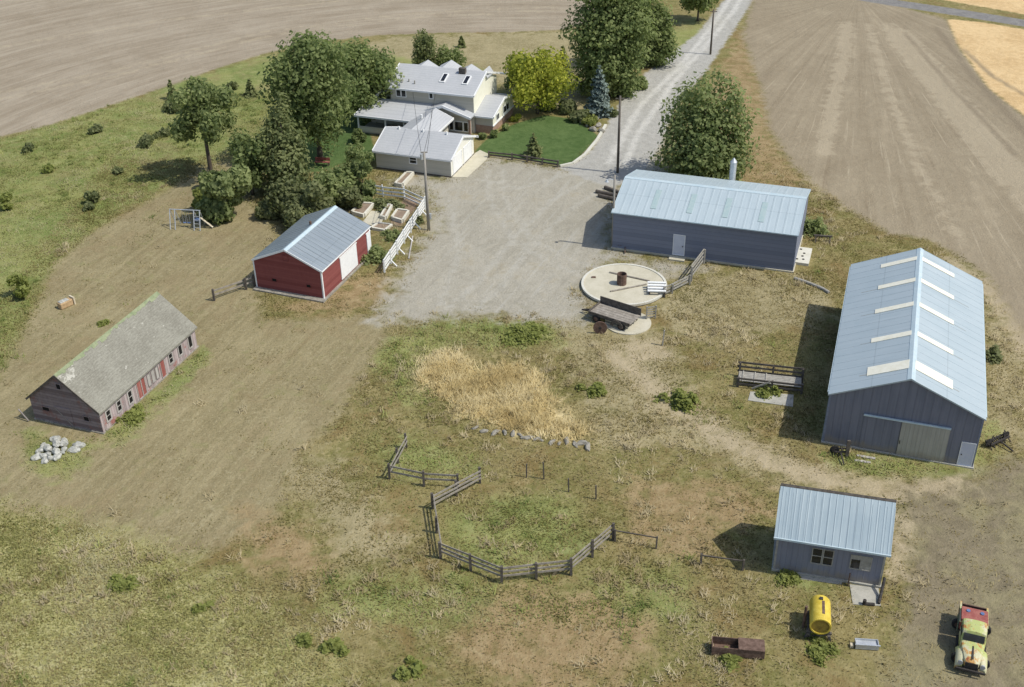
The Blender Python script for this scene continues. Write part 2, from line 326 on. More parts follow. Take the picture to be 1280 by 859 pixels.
def ground_material():
    n = N('ground_cover', .95, .08); v = n.pos()
    nf = n.noise(v, 5.0, 3, .7); nm = n.noise(v, 1.1, 5, .7, .3); nl = n.noise(v, .16, 4, .6, .5); nx = n.noise(v, .55, 5, .65, .4); ncl = n.noise(v, 2.4, 3, .65, .6)
    def two(f, a, b, lo=.38, hi=.62): return n.mix(n.ramp(f, lo, hi), (*a, 1), (*b, 1))
    def blend(*fs):
        r = None
        for f, w in fs:
            q = n.math('MULTIPLY', f, w); r = q if r is None else n.math('ADD', r, q)
        return r
    mott = blend((nm, .4), (nf, .3), (nx, .3)); big = blend((nl, .6), (nx, .4)); clump = blend((ncl, .55), (nf, .25), (nm, .2))
    # default: rough pasture, olive and brown
    c = two(big, (.165, .155, .05), (.23, .19, .08), .42, .58)
    c = n.mix(n.math('MULTIPLY', n.ramp(clump, .42, .62), .55), c, (.31, .265, .13, 1))
    c = n.mix(n.math('MULTIPLY', n.ramp(mott, .50, .36), .5), c, (.115, .11, .042, 1))
    strawp = n.math('MULTIPLY', n.ramp(blend((n.noise(v, .38, 5, .7, .8), .6), (ncl, .4)), .53, .64), .75); brownp = n.math('MULTIPLY', n.ramp(blend((n.noise(n.map(v, loc=(31, 7, 0)), .22, 5, .65, .7), .75), (nf, .25)), .50, .62), .6)
    c = n.mix(brownp, c, (.20, .13, .055, 1)); c = n.mix(n.math('MULTIPLY', strawp, .8), c, (.36, .295, .145, 1))
    def layer(c, key, colr, amp=1.2, w=.5, k=1.0, base=nm):
        a = n.attr('z_'+key)['Fac']; s = n.math('MULTIPLY', n.math('SUBTRACT', a, .5), 2*R_)
        s = n.math('ADD', s, n.math('MULTIPLY', n.math('SUBTRACT', blend((base, .6), (nx, .4)), .5), amp*4))
        f = n.ramp(s, -w, w)
        if k != 1: f = n.math('MULTIPLY', f, k)
        return n.mix(f, c, colr)
    tan = n.mix(n.math('MULTIPLY', n.ramp(clump, .45, .63), .6), two(big, (.255, .215, .112), (.335, .285, .16)), (.42, .36, .22, 1))
    green = n.mix(n.math('MULTIPLY', n.ramp(mott, .47, .62), .6), two(big, (.16, .20, .058), (.25, .26, .09), .4, .6), (.29, .31, .13, 1)); green = n.mix(n.math('MULTIPLY', brownp, .8), green, (.25, .20, .10, 1)); green = n.mix(n.math('MULTIPLY', strawp, .4), green, (.37, .34, .17, 1))
    mowdir = n.noise(n.map(v, rot=(0, 0, -1.226), sc=(.12, 1.5, 1)), 1.0, 4, .65)
    mow = two(blend((mowdir, .4), (mott, .35), (nl, .25)), (.215, .177, .092), (.322, .27, .152), .36, .64); mow = n.mix(n.math('MULTIPLY', n.ramp(blend((ncl, .4), (nf, .6)), .47, .36), .55), mow, (.155, .14, .062, 1)); mow = n.mix(n.math('MULTIPLY', n.ramp(blend((ncl, .5), (nf, .5)), .53, .64), .5), mow, (.385, .34, .205, 1))
    mow = n.mix(n.math('MULTIPLY', n.ramp(nx, .55, .68), .5), mow, (.21, .20, .085, 1))
    hill = n.mix(n.math('MULTIPLY', n.ramp(clump, .44, .62), .7), two(big, (.275, .262, .095), (.335, .312, .13)), (.44, .41, .215, 1)); hill = n.mix(n.math('MULTIPLY', strawp, .6), hill, (.47, .43, .25, 1))
    hill = n.mix(n.math('MULTIPLY', n.ramp(nm, .44, .34), .4), hill, (.225, .225, .085, 1))
    gold = two(blend((ncl, .5), (nf, .5)), (.48, .385, .19), (.68, .57, .325), .36, .62)
    rust = two(mott, (.235, .16, .078), (.345, .26, .14), .36, .64); rust = n.mix(n.math('MULTIPLY', strawp, .55), rust, (.385, .32, .18, 1)); rust = n.mix(n.math('MULTIPLY', n.ramp(nx, .5, .38), .4), rust, (.20, .18, .075, 1))
    brown = n.mix(n.ramp(big, .42, .6), two(mott, (.175, .145, .095), (.25, .208, .14)), two(mott, (.195, .175, .095), (.275, .24, .14)))
    mow = n.mix(n.math('MULTIPLY', strawp, .4), mow, (.37, .32, .19, 1)); mow = n.mix(n.math('MULTIPLY', brownp, .6), mow, (.25, .185, .10, 1))
    soil = two(mott, (.19, .13, .09), (.27, .2, .14))
    gravel = two(blend((nf, .4), (nm, .3), (nl, .3)), (.305, .28, .218), (.40, .37, .298), .36, .62)
    gravel = n.mix(n.math('MULTIPLY', n.ramp(blend((nx, .6), (nm, .4)), .60, .70), .45), gravel, (.20, .185, .15, 1))
    gravel = n.mix(n.math('MULTIPLY', n.ramp(blend((nl, .5), (nx, .5)), .53, .63), .55), gravel, (.335, .29, .20, 1))
    ydir = n.noise(n.map(v, rot=(0, 0, -1.15), sc=(.06, 1.1, 1)), 1.0, 4, .6); gravel = n.mix(n.math('MULTIPLY', n.ramp(ydir, .55, .68), .4), gravel, (.44, .42, .36, 1)); gravel = n.mix(n.math('MULTIPLY', n.ramp(ydir, .44, .32), .35), gravel, (.235, .215, .17, 1))
    road = two(blend((nf, .5), (nm, .5)), (.34, .325, .285), (.42, .405, .36))
    track = two(nf, (.49, .47, .42), (.58, .56, .50))
    lawn = two(blend((nl, .4), (nm, .6)), (.062, .105, .031), (.108, .158, .054), .34, .66)
    fr = n.new('VectorMath', [v, (FCX, FCY, 0)], operation='SUBTRACT').outputs[0]; fq = n.new('SeparateXYZ', [fr]).outputs; frad = n.new('VectorMath', [fr], operation='LENGTH').outputs['Value']; fang = n.math('ARCTAN2', fq[0], fq[1])
    def arc(a, b): return n.noise(n.new('CombineXYZ', [n.math('MULTIPLY', frad, a), n.math('MULTIPLY', fang, b), 0]).outputs[0], 1.0, 5, .7, .2)
    fx, fx2 = arc(.55, 3.5), arc(1.7, 9.0)
    field = two(blend((fx, .45), (fx2, .3), (nl, .25)), (.26, .212, .148), (.37, .315, .235), .36, .64); field = n.mix(n.math('MULTIPLY', n.ramp(arc(2.6, 5.0), .60, .70), .5), field, (.43, .375, .285, 1)); field = n.mix(n.math('MULTIPLY', n.ramp(arc(2.1, 4.0), .38, .30), .45), field, (.18, .145, .095, 1))
    gp = P(1072, -6); rel = n.new('VectorMath', [v, (gp.x, gp.y, 0)], operation='SUBTRACT').outputs[0]; xyz = n.new('SeparateXYZ', [rel]).outputs
    ang = n.math('ARCTAN2', xyz[0], n.math('MULTIPLY', xyz[1], -1)); rad = n.new('VectorMath', [rel], operation='LENGTH').outputs['Value']
    def fan(a, b): return n.noise(n.new('CombineXYZ', [n.math('MULTIPLY', ang, a), n.math('MULTIPLY', rad, b), 0]).outputs[0], 1.0, 4, .65, .3)
    s1, s2 = fan(22, .02), fan(70, .035)
    stub = two(blend((s1, .3), (s2, .2), (mott, .3), (nl, .2)), (.235, .19, .125), (.335, .28, .192), .33, .67)
    stub = n.mix(n.math('MULTIPLY', n.ramp(blend((s1, .6), (nl, .4)), .54, .66), .35), stub, (.40, .33, .225, 1)); s3 = fan(150, .05); stub = n.mix(n.math('MULTIPLY', n.ramp(s3, .60, .68), .5), stub, (.42, .355, .25, 1))
    stub = n.mix(n.math('MULTIPLY', n.ramp(s2, .40, .28), .45), stub, (.20, .155, .10, 1))
    wheat = two(blend((nl, .5), (nm, .5)), (.53, .365, .18), (.66, .48, .255))
    asphalt = two(mott, (.19, .18, .17), (.25, .24, .22))
    path = two(mott, (.36, .295, .185), (.45, .37, .245))
    c = layer(c, 'tan', tan, 2.2, 1.4, .9, nx); c = layer(c, 'green', green, 1.8, 1.3, .9, nx); c = layer(c, 'mow', mow, .9, .9); c = layer(c, 'hill', hill, 2.0, 2.4, 1.0, nx)
    c = layer(c, 'weedy', green, 1.2, .8, .9, nx); c = layer(c, 'gold', gold, 1.8, 1.3, 1.0, nx); c = layer(c, 'rust', rust, 1.8, 1.3, .92, nx); c = layer(c, 'brown', brown, 1.6, 1.2, .9, nx); c = layer(c, 'path', path, 1.5, 1.0, .72)
    c = layer(c, 'soil', soil, .3, .2); c = layer(c, 'gravel', gravel, 2.2, 1.7, 1.0, nx); c = layer(c, 'yt', (.44, .42, .36, 1), .5, .4, .5); c = layer(c, 'road', road, .5, .35)
    c = layer(c, 'field', field, .5, .5); c = layer(c, 'stub', stub, .9, .8); c = layer(c, 'swath', (.41, .345, .24, 1), 1.0, .55, .55, nx); c = layer(c, 'wheat', wheat, .4, .4); c = layer(c, 'asphalt', asphalt, .2, .3)
    c = layer(c, 'lawn', lawn, .15, .15); c = layer(c, 'track', track, .35, .35, .85); c = layer(c, 'rut', (.21, .17, .115, 1), .3, .35, .65)
    n.col(c); n.bump(blend((nf, .5), (nm, .9), (nx, 1.0)), .45, .35)
    return n.m
pa, pb = P(60, 157), P(400, 52); FIELD_ROT = -math.atan2(pb.y-pa.y, pb.x-pa.x)
def circ(a, b, c):
    A = np.array([[2*(b.x-a.x), 2*(b.y-a.y)], [2*(c.x-a.x), 2*(c.y-a.y)]]); r = np.array([b.x**2+b.y**2-a.x**2-a.y**2, c.x**2+c.y**2-a.x**2-a.y**2]); return np.linalg.solve(A, r)
FCX, FCY = [float(q) for q in circ(P(0, 171), P(330, 67), P(640, 39))]
GM = ground_material()
def build_ground():
    xs = np.concatenate([np.arange(-190, -90, 2.), np.arange(-90, 90, .6), np.arange(90, 190.1, 2.)]); ys = np.concatenate([np.arange(20, 40, 2.), np.arange(40, 150, .6), np.arange(150, 300.1, 1.2)])
    X, Y = np.meshgrid(xs, ys); nx_, ny_ = len(xs), len(ys); x, y = X.ravel(), Y.ravel()
    sd = {k: zone(k, x, y) for k in ZN}
    i, j = np.meshgrid(np.arange(nx_-1), np.arange(ny_-1)); a = (j*nx_+i).ravel(); quads = np.stack([a, a+1, a+1+nx_, a+nx_], 1)
    owner = np.zeros(len(quads), int); names = ['ground', 'gravel_yard', 'gravel_road', 'ploughed_field', 'stubble_field', 'wheat_field', 'paved_road', 'lawn']
    cen = lambda k: sd[k][quads].mean(1)
    for idx, k in enumerate(['gravel', 'road', 'field', 'stub', 'wheat', 'asphalt', 'lawn']): owner[cen(k) > 0] = idx+1
    labels = ['rough pasture of olive and tan grass round the farm buildings', 'grey gravel yard in front of the garage', 'grey gravel lane running up past the tall trees',
              'bare tan ploughed field across the upper left', 'brown streaked stubble field on the right', 'golden ripe wheat field in the top right corner', 'narrow dark road between the wheat and the stubble', 'mown dark green lawn beside the white house']
    for idx, nm in enumerate(names):
        q = quads[owner == idx]; used, inv = np.unique(q, return_inverse=True); inv = inv.reshape(-1, 4)
        me = bpy.data.meshes.new(nm); me.vertices.add(len(used)); co = np.zeros((len(used), 3), np.float32); co[:, 0] = x[used]; co[:, 1] = y[used]
        me.vertices.foreach_set('co', co.ravel()); me.loops.add(inv.size); me.loops.foreach_set('vertex_index', inv.ravel().astype(np.int32))
        me.polygons.add(len(inv)); me.polygons.foreach_set('loop_start', np.arange(0, inv.size, 4, dtype=np.int32))
        try: me.polygons.foreach_set('loop_total', np.full(len(inv), 4, np.int32))
        except Exception: pass
        me.update(); me.validate()
        for k in ZN:
            at = me.attributes.new('z_'+k, 'FLOAT', 'POINT'); at.data.foreach_set('value', np.clip(.5+sd[k][used]/(2*R_), 0, 1).astype(np.float32))
        me.materials.append(GM); o = link(bpy.data.objects.new(nm, me)); tag(o, labels[idx], nm.replace('_', ' '), None, 'structure')
    b = MB()
    for r in [(-4000, -190, -4000, 4000), (190, 4000, -4000, 4000), (-190, 190, -4000, 20), (-190, 190, 300, 4000)]:
        b.add([(r[0], r[2], 0), (r[1], r[2], 0), (r[1], r[3], 0), (r[0], r[3], 0)], [(0, 1, 2, 3)])
    n = N('distant_fields', .95, .05); v = n.pos(); n.col(n.mix(n.ramp(n.noise(v, .004, 3), .42, .58), (.33, .27, .18, 1), (.25, .21, .10, 1)))
    tag(b.build('terrain', n.m), 'dry farmland stretching away beyond the farm', 'terrain', None, 'structure')
build_ground()

# ------------------------------------------------------------------ foliage
def leaf_mat(name, dark, light, tr=.45):
    n = N(name, .7, .15); a = n.attr('tint')['Fac']
    n.col(n.mix(a, (*dark, 1), (*light, 1)))
    tb = n.new('BsdfTranslucent', {0: n.mix(a, (dark[0]*1.2, dark[1]*1.3, dark[2], 1), (light[0]*1.2, light[1]*1.3, light[2], 1))})
    ms = n.new('MixShader', [tr, n.b.outputs[0], tb.outputs[0]]); n.l.new(ms.outputs[0], n.n['Material Output'].inputs[0]); return n.m
LM = {'green': leaf_mat('leaf_green', (.135, .175, .064), (.33, .365, .155)), 'deep': leaf_mat('leaf_deep_green', (.12, .16, .058), (.30, .34, .135)),
      'pine': leaf_mat('needle_green', (.11, .135, .052), (.28, .30, .13), .4), 'spruce': leaf_mat('needle_blue', (.09, .12, .10), (.22, .27, .235), .1),
      'yellow': leaf_mat('leaf_yellow', (.15, .19, .035), (.60, .58, .09)), 'grey': leaf_mat('leaf_grey_green', (.12, .14, .06), (.27, .285, .135)),
      'lime': leaf_mat('leaf_lime', (.18, .21, .055), (.32, .34, .105)), 'brush': leaf_mat('dry_brush', (.13, .10, .06), (.23, .19, .12), .1)}
def cards(name, cen, size, tint, mat, parent=None, nrm=None, asp=1.5):
    """many small leaf-shaped faces, one mesh"""
    k = len(cen); d = rng.normal(size=(k, 3)); d /= np.linalg.norm(d, axis=1)[:, None]
    if nrm is not None: d = d*.75+nrm; d /= np.linalg.norm(d, axis=1)[:, None]
    u = np.cross(d, rng.normal(size=(k, 3))); u /= np.linalg.norm(u, axis=1)[:, None]; w = np.cross(d, u)
    size = np.broadcast_to(np.asarray(size), (k,))[:, None]*rng.uniform(.6, 1.4, (k, 1)); u = u*size*.5*asp; w = w*size*.5
    v = np.stack([cen-u, cen+w-.2*u, cen+u, cen-w+.1*u], 1).reshape(-1, 3).astype(np.float32)
    return raw(name, v, k, 4, np.repeat(tint, 4), mat, parent)
def raw(name, v, k, nv, tint, mat, parent=None, nrm=None):
    me = bpy.data.meshes.new(name); me.vertices.add(len(v)); me.vertices.foreach_set('co', v.astype(np.float32).ravel()); me.loops.add(k*nv)
    me.loops.foreach_set('vertex_index', np.arange(k*nv, dtype=np.int32)); me.polygons.add(k); me.polygons.foreach_set('loop_start', np.arange(0, k*nv, nv, dtype=np.int32))
    try: me.polygons.foreach_set('loop_total', np.full(k, nv, np.int32))
    except Exception: pass
    me.update()
    if tint.ndim == 2:
        at = me.attributes.new('tint', 'FLOAT_COLOR', 'POINT'); at.data.foreach_set('color', np.concatenate([tint, np.ones((len(tint), 1))], 1).astype(np.float32).ravel())
    else:
        at = me.attributes.new('tint', 'FLOAT', 'POINT'); at.data.foreach_set('value', tint.astype(np.float32))
    if nrm is not None: me.normals_split_custom_set_from_vertices(nrm.astype(np.float32))
    me.materials.append(mat); o = link(bpy.data.objects.new(name, me)); o.parent = parent; return o
def sprays(blobs, count, fill=.35):
    """leaf centres in the rind of lumpy blobs: (cx,cy,cz,rx,ry,rz)"""
    vol = np.array([(b[3]*b[4]*b[5])**(2/3) for b in blobs]); num = np.maximum(8, (count*vol/vol.sum()).astype(int)); C = []; NN = []; T = []
    for b, k in zip(blobs, num):
        d = rng.normal(size=(k, 3)); d /= np.linalg.norm(d, axis=1)[:, None]
        lump = .62+.7*vnoise(d[:, 0]*2.2+b[0]*3, d[:, 1]*2.2+d[:, 2]*1.7+b[2], 1.0, 2)
        r = (1-fill*rng.random(k)**1.6)*lump
        C.append(np.array(b[:3])+d*r[:, None]*np.array(b[3:])); NN.append(d); T.append(np.clip(.5+.5*(rng.random()-.5)+rng.normal(0, .2, k), 0, 1))
    return np.concatenate(C), np.concatenate(NN), np.concatenate(T)
def trunk_mesh(h, r, lean=(0, 0), forks=(), n=7):
    b = MB(); pts = [(lean[0]*t*t, lean[1]*t*t, h*t) for t in (0, .12, .35, .65, 1)]
    b.tube(pts, [r*1.35, r, r*.85, r*.65, r*.35], n)
    for (t0, q) in forks:
        s = Vector((lean[0]*t0*t0, lean[1]*t0*t0, h*t0)); q = Vector(q); m = s.lerp(q, .5)+Vector((0, 0, .1*(q-s).length))
        b.tube([s, m, q], [r*.5, r*.33, r*.12], 6)
    return b
def broadleaf(name, label, base, topy, wpx, mat='green', dens=1.0, trunk_h=.35, airy=False, lobes=14, group='trees round the farmhouse', cat='tree', leaf=.42, height=None, stretch=1.0):
    p = P(*base); h = height or hgt(base, topy); w = wpx/ppm(*base); t = thing(name, label, cat, p, 0, group)
    z0 = h*trunk_h; ch = h-z0; blobs = []
    for i in range(lobes):
        f = (i+.5)/lobes; zz = z0+ch*(.12+.76*f)
        prof = math.sin(PI*(.14+.66*f**.8))**.8; a = i*2.4+random.random(); rr = w*.5*prof*(.72 if i % 3 else .25)*random.uniform(.8, 1.12)
        s = w*.5*random.uniform(.34, .52)*(.75+.35*prof); sz = min(s*random.uniform(.75, 1.0), ch*.3)
        zz = min(zz, h-sz*.95); blobs.append((math.cos(a)*rr, math.sin(a)*rr, zz, s, s, sz))
    blobs.append((0, 0, z0+ch*.5, w*.3, w*.3, ch*.36))
    ext = max(math.hypot(b[0], b[1])+b[3]*.92 for b in blobs); ks = w*.5/ext; blobs = [(b[0]*ks, b[1]*ks, b[2], b[3]*ks, b[4]*ks, b[5]*stretch) for b in blobs]; mz = max(b[2]+b[5] for b in blobs); blobs = [(b[0], b[1], b[2]-max(0, mz-h*.98)*b[2]/mz, *b[3:]) for b in blobs]
    area = w*h; cnt = int((area*95+400)*dens); cnt = min(cnt, 30000); leaf *= .72
    if airy: blobs = [(b[0]*1.15, b[1]*1.15, b[2], b[3]*.8, b[4]*.8, b[5]*.62) for b in blobs]
    C, NN, T = sprays(blobs, cnt, .7); C = C+rng.normal(0, .12, C.shape)
    C[:, 2] = np.maximum(C[:, 2], .12)
    cards('crown', C, leaf, T, LM[mat], t, NN)
    forks = [(random.uniform(.5, .95), (b[0]*.9, b[1]*.9, b[2])) for b in blobs[:8]]
    trunk_mesh(z0+ch*.45, max(.06, h*.022), (0, 0), forks).build('trunk', M['bark'], t, smooth=True); return t
def conifer(name, label, base, topy, wpx, mat='pine', dens=1.0, group='conifers round the farmhouse', cat='conifer', leaf=.25, skirt=.04, fat=1.0):
    p = P(*base); h = hgt(base, topy); w = wpx/ppm(*base); t = thing(name, label, cat, p, 0, group); C = []; T = []; NN = []
    tiers = max(7, int(h*2.0))
    for i in range(tiers):
        f = i/(tiers-1); z = h*(skirt+(1-skirt)*f); R = w*.5*((1-f)**.75*.96+.04)*random.uniform(.86, 1.1)*fat
        arms = max(5, int(6+R*5))
        for j in range(arms):
            a = 2*PI*(j+random.random())/arms; rr = R*random.uniform(.62, 1.18); k = max(4, int(rr*20*dens)+3)
            s = rng.random(k)**.7; tw = rng.normal(0, .16, k)*s*rr
            C.append(np.stack([math.cos(a)*s*rr-math.sin(a)*tw, math.sin(a)*s*rr+math.cos(a)*tw, z-.28*s*rr+rng.normal(0, .06, k)+.1], 1))
            NN.append(np.stack([math.cos(a)*.4*np.ones(k), math.sin(a)*.4*np.ones(k), .9*np.ones(k)], 1)); T.append(np.clip(.2+.65*s+rng.normal(0, .15, k), 0, 1))
    C = np.concatenate(C); C[:, 2] = np.maximum(C[:, 2], .05); cards('crown', C, leaf, np.concatenate(T), LM[mat], t, np.concatenate(NN), 1.9)
    trunk_mesh(h*.96, max(.05, h*.018)).build('trunk', M['bark'], t, smooth=True); return t
def bush(name, label, base, hpx_top, wpx, mat='green', group='bushes scattered over the farm', cat='bush', dens=1.0, leaf=.3, depth=1.0):
    p = P(*base); h = max(.25, hgt(base, hpx_top))*(.6 if cat == 'weeds' else 1); w = wpx/ppm(*base); t = thing(name, label, cat, p, 0, group); blobs = []
    for i in range(max(5, int(4+w*1.3))):
        a = random.random()*2*PI; rr = w*.5*.62*random.random()**.6; s = w*.5*random.uniform(.3, .5); sz = min(h*random.uniform(.32, .5), s*1.1)
        blobs.append((math.cos(a)*rr, math.sin(a)*rr*depth, max(sz*.8, h*random.uniform(.35, 1.0)-sz), s, s*depth, sz))
    C, NN, T = sprays(blobs, int((w*h*110+w*w*45+160)*dens), .6); C[:, 2] = np.maximum(C[:, 2], .04)
    cards('foliage', C, leaf, T, LM[mat], t, NN)
    b = MB()
    for bl in blobs[:6]: b.tube([(0, 0, 0), (bl[0]*.5, bl[1]*.5, bl[2]*.6), (bl[0], bl[1], bl[2])], [.05, .035, .015], 5)
    b.build('stem', M['bark'], t); return t
def weed(name, label, base, topy, wpx, mat='lime', group=None, leaf=.2, k=1.0):
    """a loose ragged patch of leafy stems, thinning outward"""
    p = P(*base); h = max(.2, hgt(base, topy)*.55); w = wpx/ppm(*base); t = thing(name, label, 'weeds', p, 0, group); c = rng.normal(0, 1, (int((5+w*3)), 2))*w*.2; C = []; T = []
    for q in c:
        m = int(38*k*(1+w*.4)); r = rng.normal(0, w*.11, (m, 2)); hh = h*rng.uniform(.4, 1.0)*np.exp(-(r**2).sum(1)/(w*.16)**2)
        C.append(np.stack([q[0]+r[:, 0], q[1]+r[:, 1]*1.15, .03+hh*rng.random(m)**.6], 1)); T.append(np.clip(rng.normal(.62, .22, m), 0, 1))
    C = np.concatenate(C); cards('foliage', C, leaf, np.concatenate(T), LM[mat], t, np.tile(np.array([.15, 0, 1.]), (len(C), 1)))
    b = MB()
    b.tube([(0, 0, -.02), (.03, 0, h*.6)], .02, 5)
    b.build('stem', M['bark'], t); return t
def poplar(label, base, topy, wpx, stems, mat='green', dens=1.0, leaf=.3, depth=.8, name='poplar_tree', group='poplars along the lane'):
    """upright many-stemmed tree: ragged columns of foliage that end in points"""
    p = P(*base); h = hgt(base, topy); w = wpx/ppm(*base); t = thing(name, label, 'tree', p, 0, group); blobs = []; forks = []
    for (fx, fy, fh, fr) in stems:
        H = h*fh; r0 = w*fr; n = max(5, int(H/1.1)); forks.append((.3, (fx*w*.5, fy*w*.5*depth, H*.8)))
        for i in range(n):
            f = (i+.5)/n; prof = min(1, .55+1.6*f)*(1-f**3.6)+.14; s = r0*prof*random.uniform(.8, 1.2); a = random.random()*6.28; o = r0*.45*random.random()
            sx = 1 if f > .2 else .9; sz = H/n*random.uniform(.9, 1.4); blobs.append((fx*w*.5*(.75+.3*f)*sx+math.cos(a)*o, fy*w*.5*depth+math.sin(a)*o, min(H*(.04+.96*f), H-sz*.6), s, s, sz))
    C, NN, T = sprays(blobs, int(w*h*105*dens)+300, .7); C = C+rng.normal(0, .13, C.shape); C[:, 2] = np.maximum(C[:, 2], .1); NN[:, 2] += .5
    cards('crown', C, leaf, T, LM[mat], t, NN); trunk_mesh(h*.7, max(.08, h*.02), (0, 0), forks).build('trunk', M['bark'], t, smooth=True); return t
# ------------------------------------------------------------------ buildings (local x along the ridge, y across)
def gable(name, label, cat, q, wall, roof, ovs, ove, wallside=None, th=.12, ridge=None, group=None, found=None, zb=0.0):
    x, y, yaw, Ln, Wd, he, hr = q; t = thing(name, label, cat, (x, y, 0), yaw, group); h = Wd/2; sl = (hr-he)/h; d = th+.012
    MB().xpoly([(-h, zb), (h, zb), (h, he-d), (0, hr-d), (-h, he-d)], 0, Ln).build('wall', wall, t)
    b = MB(); e = h+ovs; ze = he-sl*ovs
    top = [(-e, ze), (0, hr), (e, ze)]; n = math.hypot(1, sl); dz = th*n
    b.xpoly([(-e, ze), (0, hr), (e, ze), (e, ze-dz), (0, hr-dz), (-e, ze-dz)], -ove, Ln+ove)
    r = b.build('roof', roof, t); rw = .28 if Wd > 5 else .1
    if ridge: MB().xpoly([(-rw, hr-rw*sl+.03), (0, hr+.05), (rw, hr-rw*sl+.03), (rw, hr-rw*sl+.005), (0, hr+.01), (-rw, hr-rw*sl+.005)], -ove-.01, Ln+ove+.01).build('ridge_cap', ridge, r)
    if found:
        MB().box(-.12, Ln+.12, -h-.12, h+.12, -.2, found).build('foundation', M['concrete_old'], t)
    t['_'] = 0; del t['_']; return t, r, sl
def ribs(r, Ln, ove, Wd, he, hr, ovs, step, mat, w=.05, hh=.035):
    """standing ribs of a metal roof as real geometry"""
    h = Wd/2; sl = (hr-he)/h; b = MB(); k = int((Ln+2*ove)/step)
    for s in (-1, 1):
        for i in range(k+1):
            x = -ove+(Ln+2*ove)*i/k; y1 = s*(h+ovs)
            b.beam((x, s*.3, hr-.3*sl+hh*.3), (x, y1, he-sl*ovs+hh*.3), w, hh)
    return b.build('roof_rib', mat, r)
def slope_panel(t, x0, x1, y0, y1, he, hr, Wd, mat, name='skylight', lift=.03, th=.03):
    sl = (hr-he)/(Wd/2); z = lambda y: hr-abs(y)*sl+lift
    return MB().sheet((x0, y0, z(y0)), (x1, y0, z(y0)), (x1, y1, z(y1)), (x0, y1, z(y1)), th).build(name, mat, t)
def opening(t, face, a0, a1, z0, z1, at, mat, name='window', frame=None, fw=.09, mull=0, proud=.05, parent_frame=True, rails=0):
    """door or window on a wall: face 'y' (plane y=at, out = sign) or 'x'; the frame is the part and the pane its piece"""
    ax, sgn = face[0], (1 if face[1] == '+' else -1)
    def bx(b, p0, p1, q0, q1, d0, d1):
        lo_, hi_ = sorted((at+sgn*d0, at+sgn*d1))
        return b.box(p0, p1, lo_, hi_, q0, q1) if ax == 'y' else b.box(lo_, hi_, p0, p1, q0, q1)
    a0, a1 = sorted((a0, a1))
    if frame is None: return bx(MB(), a0, a1, z0, z1, -.02, proud).build(name, mat, t)
    b = MB(); bx(b, a0-fw, a0, z0-fw, z1+fw, -.02, proud); bx(b, a1, a1+fw, z0-fw, z1+fw, -.02, proud); bx(b, a0, a1, z1, z1+fw, -.02, proud); bx(b, a0, a1, z0-fw, z0, -.02, proud+.02)
    for k in range(mull):
        m = a0+(a1-a0)*(k+1)/(mull+1); bx(b, m-.035, m+.035, z0, z1, -.02, proud-.01)
    for k in range(rails):
        m = z0+(z1-z0)*(k+1)/(rails+1); bx(b, a0, a1, m-.03, m+.03, -.02, proud-.012)
    f = b.build(name, frame, t); bx(MB(), a0, a1, z0, z1, -.02, .02).build('pane' if mat is M['glass'] else 'panel', mat, f); return f

M['stain'] = weathered('roof_rust_stain', (.30, .33, .32), (.34, .33, .29), .8)
# --- big blue-roofed machine shed
Q = (28.441, 67.24, 1.236, 20.795, 10.712, 4.552, 6.911)
t, r, sl = gable('machine_shed', 'large slate grey machine shed with pale blue roof and cream skylights on both slopes', 'shed', Q, M['slate_wall'], M['blue_roof'], .12, .25, th=.1, ridge=M['ridge'])
ribs(r, Q[3], .25, Q[4], Q[5], Q[6], .12, 1.05, M['blue_roof'], .03, .014)
for i, x in enumerate((1.9, 6.45, 11.1, 15.25, 19.2)):
    w = .6 if i == 0 else .33
    for s in (-1, 1):
        slope_panel(t, x-w, x+w, s*.22, s*3.0, Q[5], Q[6], Q[4], M['sky_cream'], lift=.05)
        if i < 4: slope_panel(t, x-w*.7, x-w*.55, s*3.0, s*(3.5+.25*i), Q[5], Q[6], Q[4], M['stain'], 'rust_stain', .012, .008)
h = Q[4]/2
b = MB(); b.box(-.14, -.03, -3.35, 2.75, 3.06, 3.2); b.box(-.2, -.14, -3.35, 2.75, 3.12, 3.22); b.build('door_rail', M['ridge'], t)
d = MB().box(-.10, -.03, -3.33, .02, .12, 3.03).build('sliding_door', M['door_tan'], t)
MB().box(-.13, -.102, -.1, -.05, 1.1, 1.4).build('handle', M['iron'], d)
MB().box(-.05, -.01, .06, 2.7, .15, 3.0).build('sliding_door', M['slate_wall'], t)
dd = opening(t, 'x-', -4.3, -5.22, .12, 2.12, 0, M['door_pale'], 'door', M['trim_white'], .05); MB().box(-.09, -.055, -4.45, -4.38, 1.02, 1.12).build('handle', M['iron'], dd)
for s in (-1, 1): MB().box(-.025, .1, min(s*(h-.12), s*(h+.02)), max(s*(h-.12), s*(h+.02)), 0, 4.4).build('corner_trim', M['slate_wall_h'], t)
for s in (-1, 1): MB().box(.2, Q[3]-.1, s*(h+.13)-.06, s*(h+.13)+.06, 4.36, 4.45).build('gutter', M['ridge'], t)
MB().box(-.16, Q[3]+.1, -h-.1, h+.1, -.1, .1).build('foundation', M['concrete_old'], t)

